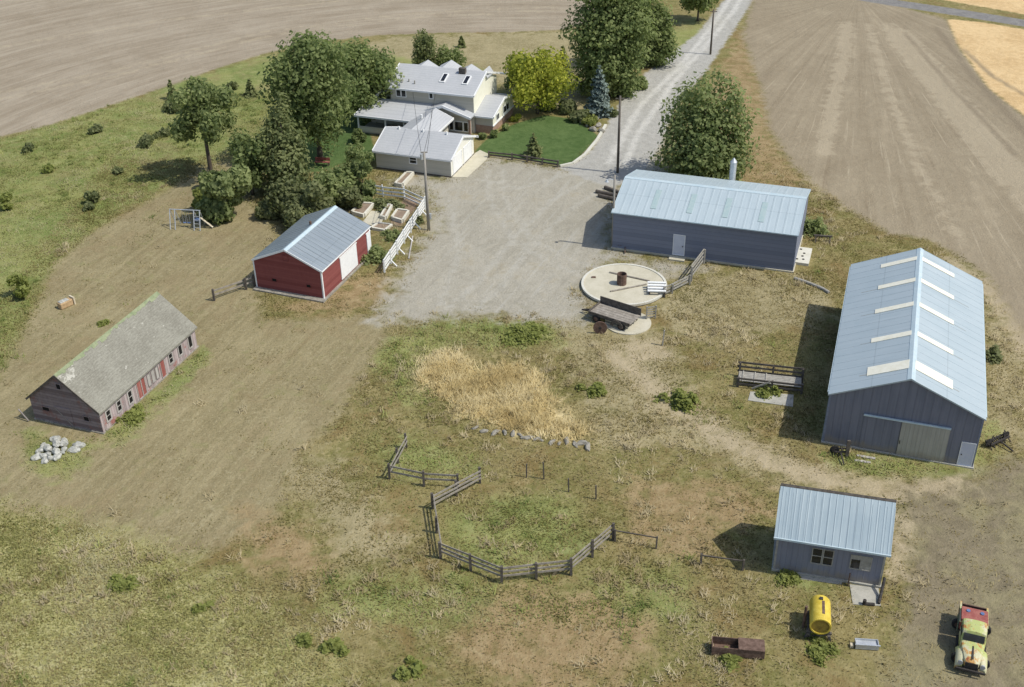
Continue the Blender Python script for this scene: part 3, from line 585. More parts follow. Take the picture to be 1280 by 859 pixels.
# --- long slate shed
Q = (11.911, 106.531, -.333, 17.801, 10.243, 4.255, 5.628)
t, r, sl = gable('long_shed', 'long slate grey shed with pale blue roof and white door beside the gravel yard', 'shed', Q, M['slate_wall_h'], M['blue_roof2'], .32, .1, th=.1, ridge=M['ridge'])
ribs(r, Q[3], .1, Q[4], Q[5], Q[6], .32, .75, M['blue_roof2'], .04, .028)
for x in (3.75, 7.3, 10.75, 14.2):
    slope_panel(t, x-.27, x+.27, -1.45, -4.3, Q[5], Q[6], Q[4], M['sky_dim'], lift=.045)
dd = opening(t, 'y-', 6.15, 7.22, .3, 2.42, -Q[4]/2, M['door_pale'], 'door', M['trim_white'], .06); MB().box(7.02, 7.1, -Q[4]/2-.1, -Q[4]/2-.055, 1.2, 1.32).build('handle', M['iron'], dd)
MB().box(-.12, Q[3]+.1, -Q[4]/2-.14, Q[4]/2+.1, -.1, .16).build('foundation', M['concrete'], t)
MB().box(5.9, 7.45, -Q[4]/2-.9, -Q[4]/2-.142, -.1, .15).build('doorstep', M['concrete'], t)
b = MB(); b.box(-.14, Q[3]+.14, -Q[4]/2-.42, -Q[4]/2-.30, 4.05, 4.16); b.build('gutter', M['ridge'], t)
for s in (0, 1):
    b = MB(); X = -.13 if s == 0 else Q[3]+.07
    b.sheet((X, 0, Q[6]+.03), (X+.06, 0, Q[6]+.03), (X+.06, -Q[4]/2-.3, Q[5]-.06), (X, -Q[4]/2-.3, Q[5]-.06), .2)
    b.sheet((X, 0, Q[6]+.03), (X+.06, 0, Q[6]+.03), (X+.06, Q[4]/2+.3, Q[5]-.06), (X, Q[4]/2+.3, Q[5]-.06), .2)
    b.build('barge_board', M['ridge'], t)
fl = thing('metal_flue', 'pale metal flue with a pointed cap standing behind the long shed roof', 'flue', (11.911+9.9*math.cos(-.333)-5.75*math.sin(-.333), 106.531+9.9*math.sin(-.333)+5.75*math.cos(-.333), 0)); hh = 6.5
MB().tube([(0, 0, 0), (0, 0, hh-.5)], .34, 12).build('pipe', M['galv'], fl, smooth=False); MB().tube([(0, 0, hh-.5), (0, 0, hh-.42), (0, 0, hh)], [.36, .36, .04], 12).build('cap', M['galv'], fl)

# --- small slate shed
Q = (17.308, 57.047, -.269, 6.706, 3.736, 3.615, 5.706)
t, r, sl = gable('small_shed', 'small slate grey shed with ribbed metal roof near the old truck', 'shed', (17.308, 57.047, -.269, 6.706, 3.736, 3.615, 5.706), M['slate_wall_s'], M['blue_roof3'], .415, .2, th=.09, ridge=M['wood_dark'])
ribs(r, 6.706, .2, 3.736, 3.615, 5.706, .415, .42, M['blue_roof3'], .05, .02)
h = 3.736/2
opening(t, 'y-', 2.3, 2.86, 1.2, 2.4, -h, M['glass'], 'window', M['wood_mid'], .06, rails=1)
opening(t, 'y-', 3.0, 3.55, 1.2, 2.4, -h, M['glass'], 'window', M['wood_mid'], .06, rails=1)
f = opening(t, 'y-', 4.7, 5.9, 1.28, 2.34, -h, M['wood_mid'], 'window', M['wood_mid'], .06, mull=1); MB().box(4.72, 5.25, -h-.03, -h-.021, 1.3, 2.0).build('pane', M['glass'], f)
MB().box(-.1, 6.8, -h-.12, h+.1, -.1, .16).build('foundation', M['concrete_old'], t)
for x in (-.03, 6.61): MB().box(x, x+.13, -h-.03, -h+.1, .16, 3.0).build('corner_trim', M['wood_mid'], t)
MB().box(-.24, 6.95, -h-.5, -h-.42, 3.02, 3.16).build('gutter', M['ridge'], t)
MB().tube([(4.75, -h-.35, 0), (4.75, -h-.35, 1.1)], .05, 6).build('standpipe', M['rust'], t)
tag(MB().poly([P(1062, 731), P(1098, 736), P(1101, 758), P(1066, 756)], -.1, .05).build('concrete_step', M['concrete_old'], None), 'cracked concrete slab before the small shed right corner', 'slab')
tag(MB().poly([P(985, 716), P(1052, 725), P(1052, 731), P(984, 722)], -.1, .04).build('concrete_walk', M['concrete_old'], None), 'narrow pale concrete strip along the small shed front', 'walk')

# --- red barn
Q = (-20.802, 93.699, 1.204, 9.882, 7.235, 3.082, 4.678)
t, r, sl = gable('red_barn', 'red board barn with grey metal roof and white sliding doors by the white fence', 'barn', Q, M['red_wall'], M['red_roof'], .1, .08, th=.08, ridge=M['ridge'])
ribs(r, Q[3], .08, Q[4], Q[5], Q[6], .1, .6, M['red_roof'], .04, .03)
h = Q[4]/2; s1 = -h
for a0, a1, zt in ((3.5, 6.83, 2.6), (9.05, 9.85, 2.5)):
    d = MB().box(a0, a1, s1-.07, s1-.005, .3, zt).build('sliding_door', M['trim_white'], t)
    MB().box(a0-.1, min(a1+.1, 9.88), s1-.1, s1-.005, zt+.003, zt+.1).build('door_track', M['trim_white'], d)
for (a, bb) in ((-1.77, -1.3), (1.91, 2.33)):
    opening(t, 'x-', -a, -bb, 1.08, 1.36, 0, M['dark'], 'vent_hole', M['red_wall'], .04)
opening(t, 'x-', -.22, .25, 3.5, 4.05, 0, M['red_wall'], 'loft_hatch', M['red_wall'], .05)
for x, y in ((-.03, -h-.03), (-.03, h-.1), (Q[3]-.12, -h-.03)): MB().box(x, x+.16, y, y+.13, .1, 2.95).build('corner_trim', M['trim_white'], t)
b = MB()
for s in (-1, 1):
    b.sheet((-.12, 0, Q[6]+.02), (-.02, 0, Q[6]+.02), (-.02, s*(h+.1), Q[5]-.02), (-.12, s*(h+.1), Q[5]-.02), .16)
b.build('barge_board', M['trim_white'], t); MB().box(-.08, Q[3]+.08, -h-.14, -h-.09, 2.9, 3.02).build('fascia', M['trim_white'], t)
MB().box(-.6, 9.95, -h-.25, h+.1, -.12, .15).build('foundation', M['stone'], t)
MB().tube([(5.9, .56, 4.3), (5.9, .56, 4.75)], .12, 8).build('roof_vent', M['rust'], t)

# --- old weathered barn
Q = (-35.018, 72.979, 1.226, 13.357, 6.436, 2.191, 4.935)
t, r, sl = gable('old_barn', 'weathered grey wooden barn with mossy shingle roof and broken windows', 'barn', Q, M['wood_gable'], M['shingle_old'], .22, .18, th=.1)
h = Q[4]/2; z = lambda y: Q[6]-abs(y)*sl
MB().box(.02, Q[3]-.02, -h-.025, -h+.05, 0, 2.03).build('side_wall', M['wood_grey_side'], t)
b = MB()
for i in range(40):
    x = -.15+(Q[3]+.3)*i/40; wv = random.uniform(.1, .34); b.sheet((x, 0, Q[6]+.03), (x+.34, 0, Q[6]+.03), (x+.34, -wv, z(wv)+.03), (x, -wv, z(wv)+.03), .03)
b.build('moss_strip', M['shingle_moss'], r)
for (a0, a1, z0, z1) in ((.72, 1.15, .72, 1.55), (2.1, 2.5, .72, 1.55), (3.55, 3.95, .5, 1.55), (9.3, 9.72, .78, 1.62), (10.7, 11.1, .76, 1.62), (12.2, 12.62, .6, 1.65)):
    opening(t, 'y-', a0, a1, z0, z1, -h-.025, M['dark'], 'window', M['wood_pale'], .13, rails=1 if a0 < 10 else 0)
for (a0, a1) in ((4.75, 5.25), (5.35, 5.75), (8.05, 8.55)): opening(t, 'y-', a0, a1, .15, 1.7, -h-.025, M['wood_red'], 'door', M['wood_pale'], .06)
for a0 in (6.15, 6.75, 7.3): opening(t, 'y-', a0, a0+.36, .5, 1.55, -h-.025, M['wood_pale'], 'window_shutter', M['wood_grey'], .06)
for (a0, a1, z0, z1) in ((1.51, 2.15, 1.12, 1.46), (-2.15, -1.7, .95, 1.35), (-.2, .18, 3.55, 4.0)):
    opening(t, 'x-', a0, a1, z0, z1, 0, M['dark'], 'window', M['wood_gable'], .08)
d = MB().box(-.05, -.005, -.55, .95, .05, 1.75).build('barn_door', M['wood_gable'], t)
b = MB(); b.beam((-.07, -.5, .15), (-.07, .9, 1.65), .1, .03, (1, 0, 0)); b.build('door_brace', M['wood_grey'], d)
b = MB(); b.box(-.1, Q[3]+.1, -h-.1, h+.08, -.1, .1); b.build('foundation', M['stone'], t)
b = MB(); b.beam((-.17, 0, Q[6]-.1), (-.17, -h-.2, 2.0), .05, .16); b.beam((-.17, 0, Q[6]-.1), (-.17, h+.2, 2.0), .05, .16); b.build('barge_board', M['wood_dark'], t)

# --- white farmhouse with wing, porch, entry and breezeway; garage in front
M['cream_white'] = weathered('cream_white_siding', (.74, .72, .62), (.8, .78, .69), .7, 2)
GX, GY, GYAW = -14.103, 126.706, -.347
t = thing('farmhouse', 'white two storey farmhouse with grey shingle roofs and a row of rear dormers', 'house', (GX, GY, 0), GYAW)
# main block: x -4.1..7.0, y 10..18.2 ; eave 5.0, ridge 6.5
def wing_roof(b, x0, x1, y0, y1, ze, zr, th=.16):
    ym = (y0+y1)/2; b.xpoly([(y0, ze), (ym, zr), (y1, ze), (y1, ze-th), (ym, zr-th), (y0, ze-th)], x0, x1)
def cross_roof(b, x0, x1, y0, y1, ze, zr, th=.16):   # ridge along y
    xm = (x0+x1)/2; n0 = len(b.v); o = [(x0, ze), (xm, zr), (x1, ze), (x1, ze-th), (xm, zr-th), (x0, ze-th)]
    b.add([(p, y0, q) for p, q in o]+[(p, y1, q) for p, q in o], [tuple(range(6)), tuple(reversed(range(6, 12)))]+[(i, 6+i, 6+(i+1) % 6, (i+1) % 6) for i in range(6)])
MB().xpoly([(9.95, 0), (18.2, 0), (18.2, 4.72), (14.15, 6.3), (9.95, 4.72)], -4.1, 7.0).build('wall', M['house_wall'], t)
MB().xpoly([(9.97, 2.5), (18.18, 2.5), (18.18, 4.76), (14.15, 6.3), (9.97, 4.76)], 7.002, 7.04).build('gable_wall', M['house_cream'], t)
b = MB(); wing_roof(b, -4.54, 7.27, 9.5, 18.75, 4.95, 6.52); mr = b.build('roof', M['shingle_house'], t)
b = MB()
for xc in (-1.6, 1.3, 4.35, 6.75):           # rear dormers whose peaks rise over the ridge
    w = 1.4 if xc < 6 else .55; o = [(xc-w, 5.75), (xc, 6.5), (xc+w, 5.75), (xc+w, 5.6), (xc, 6.35), (xc-w, 5.6)]; ye = 17.3 if 1 < xc < 2 else 16.5
    b.add([(p, 14.2, q) for p, q in o]+[(p, ye, q) for p, q in o], [tuple(range(6)), tuple(reversed(range(6, 12)))]+[(i, 6+i, 6+(i+1) % 6, (i+1) % 6) for i in range(6)])
b.build('dormer_roof', M['shingle_house'], t)
for xc in (-1.6, 1.3, 4.35, 6.7): MB().box(xc-1.2 if xc < 6 else xc-.45, min(xc+1.2, 6.95), 15.0, 16.3, 4.9, 5.6).build('dormer_wall', M['house_cream'], t)
b = MB(); b.sheet((7.2, 9.5, 5.0), (7.32, 9.5, 5.0), (7.32, 14.12, 6.57), (7.2, 14.12, 6.57), .24); b.sheet((7.2, 18.75, 5.0), (7.32, 18.75, 5.0), (7.32, 14.12, 6.57), (7.2, 14.12, 6.57), .24)
b.sheet((-4.6, 9.5, 5.0), (-4.48, 9.5, 5.0), (-4.48, 14.12, 6.57), (-4.6, 14.12, 6.57), .24); b.box(-4.54, 7.2, 9.40, 9.49, 4.74, 4.96); b.box(7.0, 8.2, 18.72, 18.82, 4.74, 4.98)
b.build('fascia', M['trim_white'], mr)
for x in (2.35, 5.35):
    zz = lambda y: 4.95+(y-9.5)*(6.52-4.95)/4.625
    f = MB().sheet((x-.36, 11.3, zz(11.3)+.14), (x+.36, 11.3, zz(11.3)+.14), (x+.36, 12.9, zz(12.9)+.14), (x-.36, 12.9, zz(12.9)+.14), .16).build('skylight', M['trim_white'], t)
    MB().sheet((x-.24, 11.42, zz(11.42)+.155), (x+.24, 11.42, zz(11.42)+.155), (x+.24, 12.78, zz(12.78)+.155), (x-.24, 12.78, zz(12.78)+.155), .03).build('pane', M['glass'], f)
MB().box(3.9, 4.75, 13.2, 13.7, 5.9, 6.95).build('chimney', M['wood_dark'], mr)
for x, y in ((-2.7, 10.6), (-1.9, 10.9), (-1.0, 10.6), (-.2, 12.6)): MB().tube([(x, y, 5.1), (x, y, 5.75)], .07, 6).build('vent_pipe', M['stone'], mr)
opening(t, 'y-', -3.25, -2.72, 3.78, 4.6, 9.95, M['glass'], 'window', M['trim_white'], .1); opening(t, 'y-', -2.56, -2.03, 3.78, 4.6, 9.95, M['glass'], 'window', M['trim_white'], .1)
opening(t, 'y-', 1.22, 1.62, 3.95, 4.6, 9.95, M['glass'], 'window', M['trim_white'], .1)
# right wing: brick below, cream gable above
MB().box(7.05, 9.3, 10.35, 17.9, 0, 1.0).build('brick_base', M['brick'], t)
b = MB(); b.xpoly([(10.38, 1.0), (17.88, 1.0), (17.88, 2.2), (14.2, 3.3), (10.38, 2.2)], 7.05, 9.27); b.build('wing_wall', M['house_wall'], t)
MB().xpoly([(10.4, 1.0), (17.86, 1.0), (17.86, 2.2), (14.2, 3.32), (10.4, 2.2)], 9.272, 9.33).build('wing_gable', M['house_cream'], t)
b = MB(); wing_roof(b, 7.02, 9.6, 9.9, 18.35, 2.33, 3.5); wr = b.build('wing_roof', M['shingle_house'], t)
b = MB(); b.sheet((9.53, 9.9, 2.38), (9.65, 9.9, 2.38), (9.65, 14.12, 3.55), (9.53, 14.12, 3.55), .24); b.sheet((9.53, 18.35, 2.38), (9.65, 18.35, 2.38), (9.65, 14.12, 3.55), (9.53, 14.12, 3.55), .24); b.box(7.0, 9.53, 9.8, 9.89, 2.12, 2.34); b.build('fascia', M['trim_white'], wr)
b = MB(); b.box(9.3, 9.42, 10.3, 17.95, .94, 1.1); b.build('sill_band', M['trim_white'], t)
opening(t, 'x+', 11.6, 12.5, 1.3, 2.0, 9.33, M['glass'], 'window', M['trim_white'], .1, mull=1); opening(t, 'x+', 14.25, 16.2, 1.3, 2.1, 9.33, M['glass'], 'window', M['trim_white'], .1, mull=1)
# left lean-to
MB().box(-5.5, -4.12, 11.4, 17.2, 0, 3.5).build('side_wall', M['house_wall'], t)
MB().sheet((-6.0, 9.3, 3.72), (-5.8, 9.3, 3.72), (-5.8, 13.2, 4.5), (-6.0, 13.2, 4.5), .3).build('side_fascia', M['trim_white'], t)
MB().sheet((-5.9, 10.9, 3.75), (-4.11, 10.9, 4.35), (-4.11, 17.4, 4.35), (-5.9, 17.4, 3.75), .16).build('side_roof', M['shingle_house'], t)
# porch along the front
pr = MB().sheet((-7.1, 5.55, 2.45), (1.6, 5.55, 2.45), (1.6, 9.93, 3.25), (-6.7, 9.93, 3.25), .16).build('porch_roof', M['shingle_house'], t)
b = MB(); b.box(-7.12, 1.0, 5.45, 5.54, 2.24, 2.47); b.beam((-7.14, 5.5, 2.4), (-6.74, 9.9, 3.22), .08, .24); b.build('fascia', M['trim_white'], pr)
MB().box(-6.7, 1.2, 9.2, 9.9, 0, 2.9).build('porch_wall', M['house_wall'], t)
for (a0, a1) in ((-6.3, -5.1), (-4.8, -3.6), (-3.2, -2.2), (-1.8, -.6)): opening(t, 'y-', a0, a1, .9, 2.0, 9.2, M['glass'], 'window', M['trim_white'], .08, mull=1)
b = MB(); b.box(-6.95, 1.2, 6.0, 9.2, -.05, .22); b.build('porch_floor', M['concrete_old'], t)
for x in (-6.8, -3.1, -.6): MB().box(x-.08, x+.08, 5.75, 5.91, 0, 2.35).build('porch_post', M['trim_white'], t)
b = MB(); b.box(-6.75, -3.2, 5.78, 5.86, .25, .9); b.box(-6.75, -3.2, 5.76, 5.88, .9, .98); b.build('porch_rail', M['house_wall'], t)
# entry gable with bay windows
b = MB(); cross_roof(b, -.1, 6.0+1.2, 8.35, 9.93, 2.55, 3.75); b.add([], []); er = b.build('entry_roof', M['shingle_house'], t)
b = MB()
b.sheet((-.15, 8.24, 2.6), (3.55, 8.24, 3.8), (3.55, 8.36, 3.8), (-.15, 8.36, 2.6), .3); b.sheet((7.25, 8.24, 2.6), (3.55, 8.24, 3.8), (3.55, 8.36, 3.8), (7.25, 8.36, 2.6), .3); b.build('fascia', M['trim_white'], er)
MB().poly([(3.9, 9.2), (6.7, 9.2), (6.7, 9.94), (3.9, 9.94)], 0, 2.45).build('entry_wall', M['house_wall'], t)
b = MB(); o = [(1.2, 2.45), (5.9+.9, 2.45), (3.55, 3.5)]; b.add([(p, 8.75, q) for p, q in o]+[(p, 9.9, q) for p, q in o], [(0, 1, 2), (5, 4, 3), (0, 3, 4, 1), (1, 4, 5, 2), (2, 5, 3, 0)]); b.build('entry_gable', M['house_wall'], t)
for a0, a1 in ((4.05, 4.5), (4.75, 5.75), (5.95, 6.45)): opening(t, 'y-', a0, a1, .45, 1.55, 9.2, M['glass'], 'window', M['trim_white'], .11)
MB().box(6.62, 6.86, 9.0, 9.22, 0, 2.4).build('porch_post', M['brick'], t)
# breezeway
b = MB(); cross_roof(b, .3, 5.15, .6, 8.0, 2.42, 3.45); br = b.build('breezeway_roof', M['shingle_house'], t)
b = MB(); b.beam((5.12, .9, 2.42), (5.12, 8.0, 2.42), .08, .22); b.sheet((.3, 7.98, 2.45), (2.72, 7.98, 3.5), (2.72, 8.06, 3.5), (.3, 8.06, 2.45), .2); b.sheet((5.15, 7.98, 2.45), (2.72, 7.98, 3.5), (2.72, 8.06, 3.5), (5.15, 8.06, 2.45), .2); b.build('fascia', M['trim_white'], br)
MB().box(.9, 4.5, 3.62, 7.6, 0, 2.25).build('breezeway_wall', M['house_wall'], t)
MB().tube([(2.3, 4.8, 3.2), (2.3, 4.8, 3.75)], .14, 8).build('roof_vent', M['trim_white'], br)
# garage
Q = (GX, GY, GYAW, 9.326, 7.202, 2.38, 3.709)
t, r, sl = gable('garage', 'taupe double garage with grey shingle roof and two white doors facing the drive', 'garage', Q, M['house_wall'], M['shingle_house'], .3, .25, th=.16)
h = Q[4]/2
MB().xpoly([(-h+.01, 0), (h-.01, 0), (h-.01, 2.16), (0, 3.5), (-h+.01, 2.16)], 9.328, 9.36).build('gable_wall', M['cream_white'], t)
for a0, a1 in ((-.35, -2.95), (.35, 2.75)):
    f = opening(t, 'x+', a0, a1, .02, 2.02, 9.36, M['trim_white'], 'garage_door', M['trim_white'], .08, rails=0)
opening(t, 'y-', 4.3, 5.1, 1.2, 1.93, -h, M['glass'], 'window', M['trim_white'], .1, rails=1)
b = MB()
for s in (-1, 1): b.sheet((9.5, 0, Q[6]+.03), (9.62, 0, Q[6]+.03), (9.62, s*(h+.3), Q[5]-.08), (9.5, s*(h+.3), Q[5]-.08), .24)
for s in (-1, 1): b.sheet((-.3, 0, Q[6]+.03), (-.2, 0, Q[6]+.03), (-.2, s*(h+.3), Q[5]-.08), (-.3, s*(h+.3), Q[5]-.08), .22)
b.box(-.25, 9.5, -h-.37, -h-.305, 2.02, 2.24); b.box(9.3, 9.9, h+.2, h+.3, 2.06, 2.3); b.build('fascia', M['trim_white'], r)
for x in (1.55, 4.6, 7.55): MB().tube([(x, -.08, 3.5), (x, -.08, 3.98)], [.16, .1], 8).build('roof_vent', M['trim_white'], r)
MB().box(-.06, 9.4, -h-.06, h+.06, -.1, .14).build('foundation', M['wood_dark'], t)
tag(MB().poly([P(562, 222), P(592, 193), P(600, 188), P(611, 193), P(608, 200), P(584, 222)], -.08, .05).build('concrete_apron', M['concrete'], None), 'pale concrete apron before the garage doors', 'apron', None, 'structure')
# ------------------------------------------------------------------ poles and cables
def pole(name, label, base, topy, r0, r1, mat, lean=0.0, arm=None, group='utility poles of the farm'):
    p = P(*base); h = hgt(base, topy); t = thing(name, label, 'pole', p, 0, group)
    MB().tube([(0, 0, -.3), (lean*.5, 0, h*.5), (lean, 0, h)], [r0, (r0+r1)/2, r1], 9).build('shaft', mat, t, smooth=True)
    return t, p, h
t, pA, hA = pole('utility_pole', 'weathered leaning pole at the white fence corner', (536, 288), 190, .17, .12, M['pole'], -.0)
b = MB(); b.tube([(-.26, -.15, hA-.75), (-.26, -.15, hA-.15)], .16, 10); b.build('transformer', M['galv'], t); MB().box(-.35, .35, -.06, .06, hA-.1, hA+.02).build('crossbar', M['pole'], t)
MB().box(.17, .36, -.1, .1, 1.3, 1.9).build('meter_box', M['galv'], t)
t, pB, hB = pole('utility_pole', 'dark tarred pole standing in the gravel where the lane meets the yard', (772, 216), 120, .16, .12, M['pole_dark'])
MB().box(-.5, .5, -.05, .05, hB-.35, hB-.25).build('crossbar', M['pole_dark'], t)
t, pC, hC = pole('utility_pole', 'dark pole with a yard lamp at the left end of the long shed', (765.5, 309), 219, .13, .10, M['pole'])
b = MB(); b.tube([(0, 0, hC-.5), (-.5, -.1, hC-.35), (-.75, -.15, hC-.4)], .035, 6); b.build('lamp_arm', M['galv'], t); MB().tube([(-.75, -.15, hC-.62), (-.75, -.15, hC-.4)], [.2, .09], 8).build('lamp_head', M['galv'], t)
t, pD, hD = pole('utility_pole', 'distant dark pole beside the lane near the top of the photo', (888, 68), 12, .16, .11, M['pole_dark'])
MB().box(-.5, .5, -.05, .05, hD-.35, hD-.25).build('crossbar', M['pole_dark'], t)
cosg, sing = math.cos(GYAW), math.sin(GYAW)
def house_pt(x, y, z): return Vector((GX+x*cosg-y*sing, GY+x*sing+y*cosg, z))
def cable(a, b, sag, label, r=.022):
    a, b = Vector(a), Vector(b); pts = []
    for i in range(13):
        f = i/12; q = a.lerp(b, f); q.z -= sag*4*f*(1-f); pts.append(q-a)
    o = MB().tube(pts, r, 5).build('power_cable', M['cable'], None); o.location = a; return tag(o, label, 'cable', 'cables strung between the poles and the house')
top = Vector((pA.x, pA.y, hA))
cable(top+Vector((-.3, 0, -.05)), house_pt(-1.0, 9.9, 4.5), .35, 'cable from the leaning pole to the upper wall left of the entry')
cable(top+Vector((0, 0, -.05)), house_pt(2.0, 9.9, 4.5), .35, 'cable from the leaning pole to the upper wall over the entry')
cable(top+Vector((.3, 0, -.05)), house_pt(2.6, 7.2, 3.45), .25, 'cable from the leaning pole to the breezeway ridge')

# ------------------------------------------------------------------ fences
def fence(name, label, pts, hh, rails, mat, per=2.4, pw=.13, rw=.04, rh=.13, group=None, ends=True, over=.12, braces=None, cat='fence'):
    """posts and rails along ground points; every post and every rail of a bay is a part"""
    W_ = [P(*p) for p in pts]; o = W_[0]; t = thing(name, label, cat, o, 0, group); done = set()
    for a, b in zip(W_[:-1], W_[1:]):
        k = max(1, round((b-a).length/per)); d = (b-a).normalized(); nrm = Vector((-d.y, d.x, 0))
        for i in range(k+1):
            q = a.lerp(b, i/k)-o; key = (round(q.x, 2), round(q.y, 2))
            if key in done: continue
            done.add(key); lx, ly = random.uniform(-.04, .04), random.uniform(-.04, .04); z = hh+over*random.uniform(.4, 1.2); pm = M['wood_dark'] if mat is M['wood_rail'] else mat
            MB().beam((q.x, q.y, -.2), (q.x+lx, q.y+ly, z), pw, pw).build('post', pm, t)
        for i in range(k):
            q0, q1 = a.lerp(b, i/k)-o, a.lerp(b, (i+1)/k)-o
            for z in rails:
                off = nrm*(pw/2+rw/2+.003); j0, j1 = random.uniform(-.03, .03), random.uniform(-.03, .03)
                MB().beam(q0+off+Vector((0, 0, z+j0))-d*.04, q1+off+Vector((0, 0, z+j1))-d*.002, rw, rh).build('rail', mat, t)
    return t, W_
g = 'rail fences of the old corral'
fence('corral_fence', 'short corral fence with a bend, nearest the pale dry grass', [(508, 560), (487, 599), (530, 608), (573, 611)], 1.3, (.65, 1.1), M['wood_rail'], 2.3, .16, group=g, rh=.15)
fence('corral_fence', 'long curved corral fence sweeping round the lower pen', [(600, 604), (541, 636), (551, 698), (627, 729), (714, 719), (766, 675)], 1.35, (.5, .85, 1.2), M['wood_rail'], 2.3, .17, group=g, rh=.15)
fence('corral_fence', 'single thin rail carried on from the right end of the corral', [(769, 677), (820, 686)], .95, (.88,), M['wood_dark'], 3.2, .1, .06, .07, group=g)
fence('hitching_rail', 'low dark single rail left of the small shed', [(876, 706), (928, 713)], .8, (.72,), M['wood_dark'], 3.0, .13, .07, .08, group=g)
fence('barn_fence', 'old two rail fence running up to the red barn left corner', [(268, 376), (308, 362), (318, 358)], 1.15, (.5, .95), M['wood_rail'], 4.0, .18, .05, .16, group=g)
fence('lawn_rail', 'low dark log rail along the front lawn edge', [(611, 197), (640, 200), (697, 209)], .75, (.25, .62), M['wood_dark'], 2.2, .2, .1, .16, group=g)
t, w = fence('white_fence', 'long white four rail fence between garden and gravel yard', [(481, 342), (497, 318), (514, 291), (532, 263)], 1.45, (.25, .6, .95, 1.3), M['fence_white'], 2.2, .14, .05, .2)
for f in (.12, .3, .5, .7, .9):
    q = w[0].lerp(w[-1], f)-w[0]; MB().beam((q.x+.7, q.y-.3, 0), (q.x+.1, q.y-.05, .6), .1, .1).build('brace', M['fence_white'], t)
q = MB().beam((-.1, -.05, 1.2), (-.75, .15, 0), .1, .1).build('brace', M['rust'], t)
fence('white_fence', 'short white three rail fence behind the garden bed', [(532, 261), (506, 249), (479, 246), (463, 243)], 1.35, (.3, .75, 1.2), M['fence_white'], 2.6, .13, .05, .16)
fence('plank_fence', 'grey plank fence leading from the round slab to the long shed', [(830, 371), (840, 367), (862, 356)], .95, (.3, .62, .9), M['wood_mid'], 2.4, .14, .05, .16)
t, w = fence('plank_gate', 'leaning grey wooden gate against the long shed front', [(864, 352), (880, 330)], 1.5, (.35, .8, 1.25, 1.6), M['wood_mid'], 3.4, .15, .06, .16)
fence('plank_gate', 'dark slatted gate standing beside the small round slab', [(808, 400), (819, 398)], 1.25, (.2, .45, .7, .95, 1.2), M['wood_mid'], 1.2, .1, .05, .1)
for i, p in enumerate([(658, 597), (680, 599), (711, 615), (745, 624)]):
    q = P(*p); h = hgt(p, p[1]-(17 if i != 1 else 21)); o = MB().beam((0, 0, -.1), (random.uniform(-.06, .06), 0, h), .1 if i % 2 else .07, .1).build('fence_post', M['wood_dark'], None); o.location = q
    tag(o, ['thin left post of the four lone posts in the pen', 'tallest dark post of the four lone posts', 'faint thin post third in the lone row', 'rightmost stubby post of the four lone posts'][i], 'post', 'lone posts standing in the pen')
q = P(828, 432); o = MB().beam((0, 0, 0), (.1, .05, 1.5), .12, .1).build('stake', M['wood_mid'], None); o.location = q; tag(o, 'leaning wooden stake in dry grass below the slatted gate', 'stake')
q = P(778, 773); o = MB().beam((0, 0, 0), (.02, .0, .9), .05, .05).build('stake', M['wood_dark'], None); o.location = q; tag(o, 'lone thin dark stake in the lower pasture right of centre', 'stake')
q = P(511, 324); b = MB().beam((0, 0, .06), tuple(P(516, 296)-q+Vector((0, 0, .06))), .12, .1); o = b.build('timber', M['wood_pale'], None); o.location = q; tag(o, 'pale timber lying on gravel beside the white fence', 'timber')

# ------------------------------------------------------------------ garden beds
def bed(label, pts, hh=.42, th=.22, mat='wood_lumber', fill='soil'):
    q = [P(*p) for p in pts]; o = q[0]; c = sum(q, Vector())/4; t = thing('garden_bed', label, 'garden bed', o, 0, 'raised beds of the garden')
    for a, b in zip(q, q[1:]+q[:1]):
        d = (b-a).normalized(); MB().beam(a-o+Vector((0, 0, hh/2))+d*.01, b-o+Vector((0, 0, hh/2))-d*.14, th, hh).build('side', M[mat], t)
    ins = [c+(p-c)*.92-o for p in q]; MB().poly(ins, .02, hh-.12).build('soil', M[fill], t); return t
M['lumber_white'] = weathered('bleached_lumber', (.58, .55, .45), (.68, .65, .55), .85, 3)
bed('raised bed with pale timber sides behind the red barn roof', [(440, 268), (452, 257), (467, 258), (455, 272)], mat='lumber_white')
bed('small raised bed beside the white fence middle', [(490, 275), (497, 265), (511, 267), (503, 279)], mat='lumber_white')
bed('narrow raised bed between the other two', [(476, 274), (485, 259), (490, 260), (482, 275)], mat='lumber_white')
bed('long low bed of white boards below the garden paving', [(464, 287), (473, 281), (490, 283), (481, 290)], .3, mat='lumber_white')
bed('long white framed bed beside the garage front', [(494, 233), (508, 219), (517, 219), (503, 234)], .45, mat='lumber_white')
tag(MB().poly([P(452, 280), P(464, 264), P(484, 266), P(474, 284)], -.08, .06).build('garden_paving', M['concrete'], None), 'pale paved patch between the raised beds', 'paving', None, 'structure')

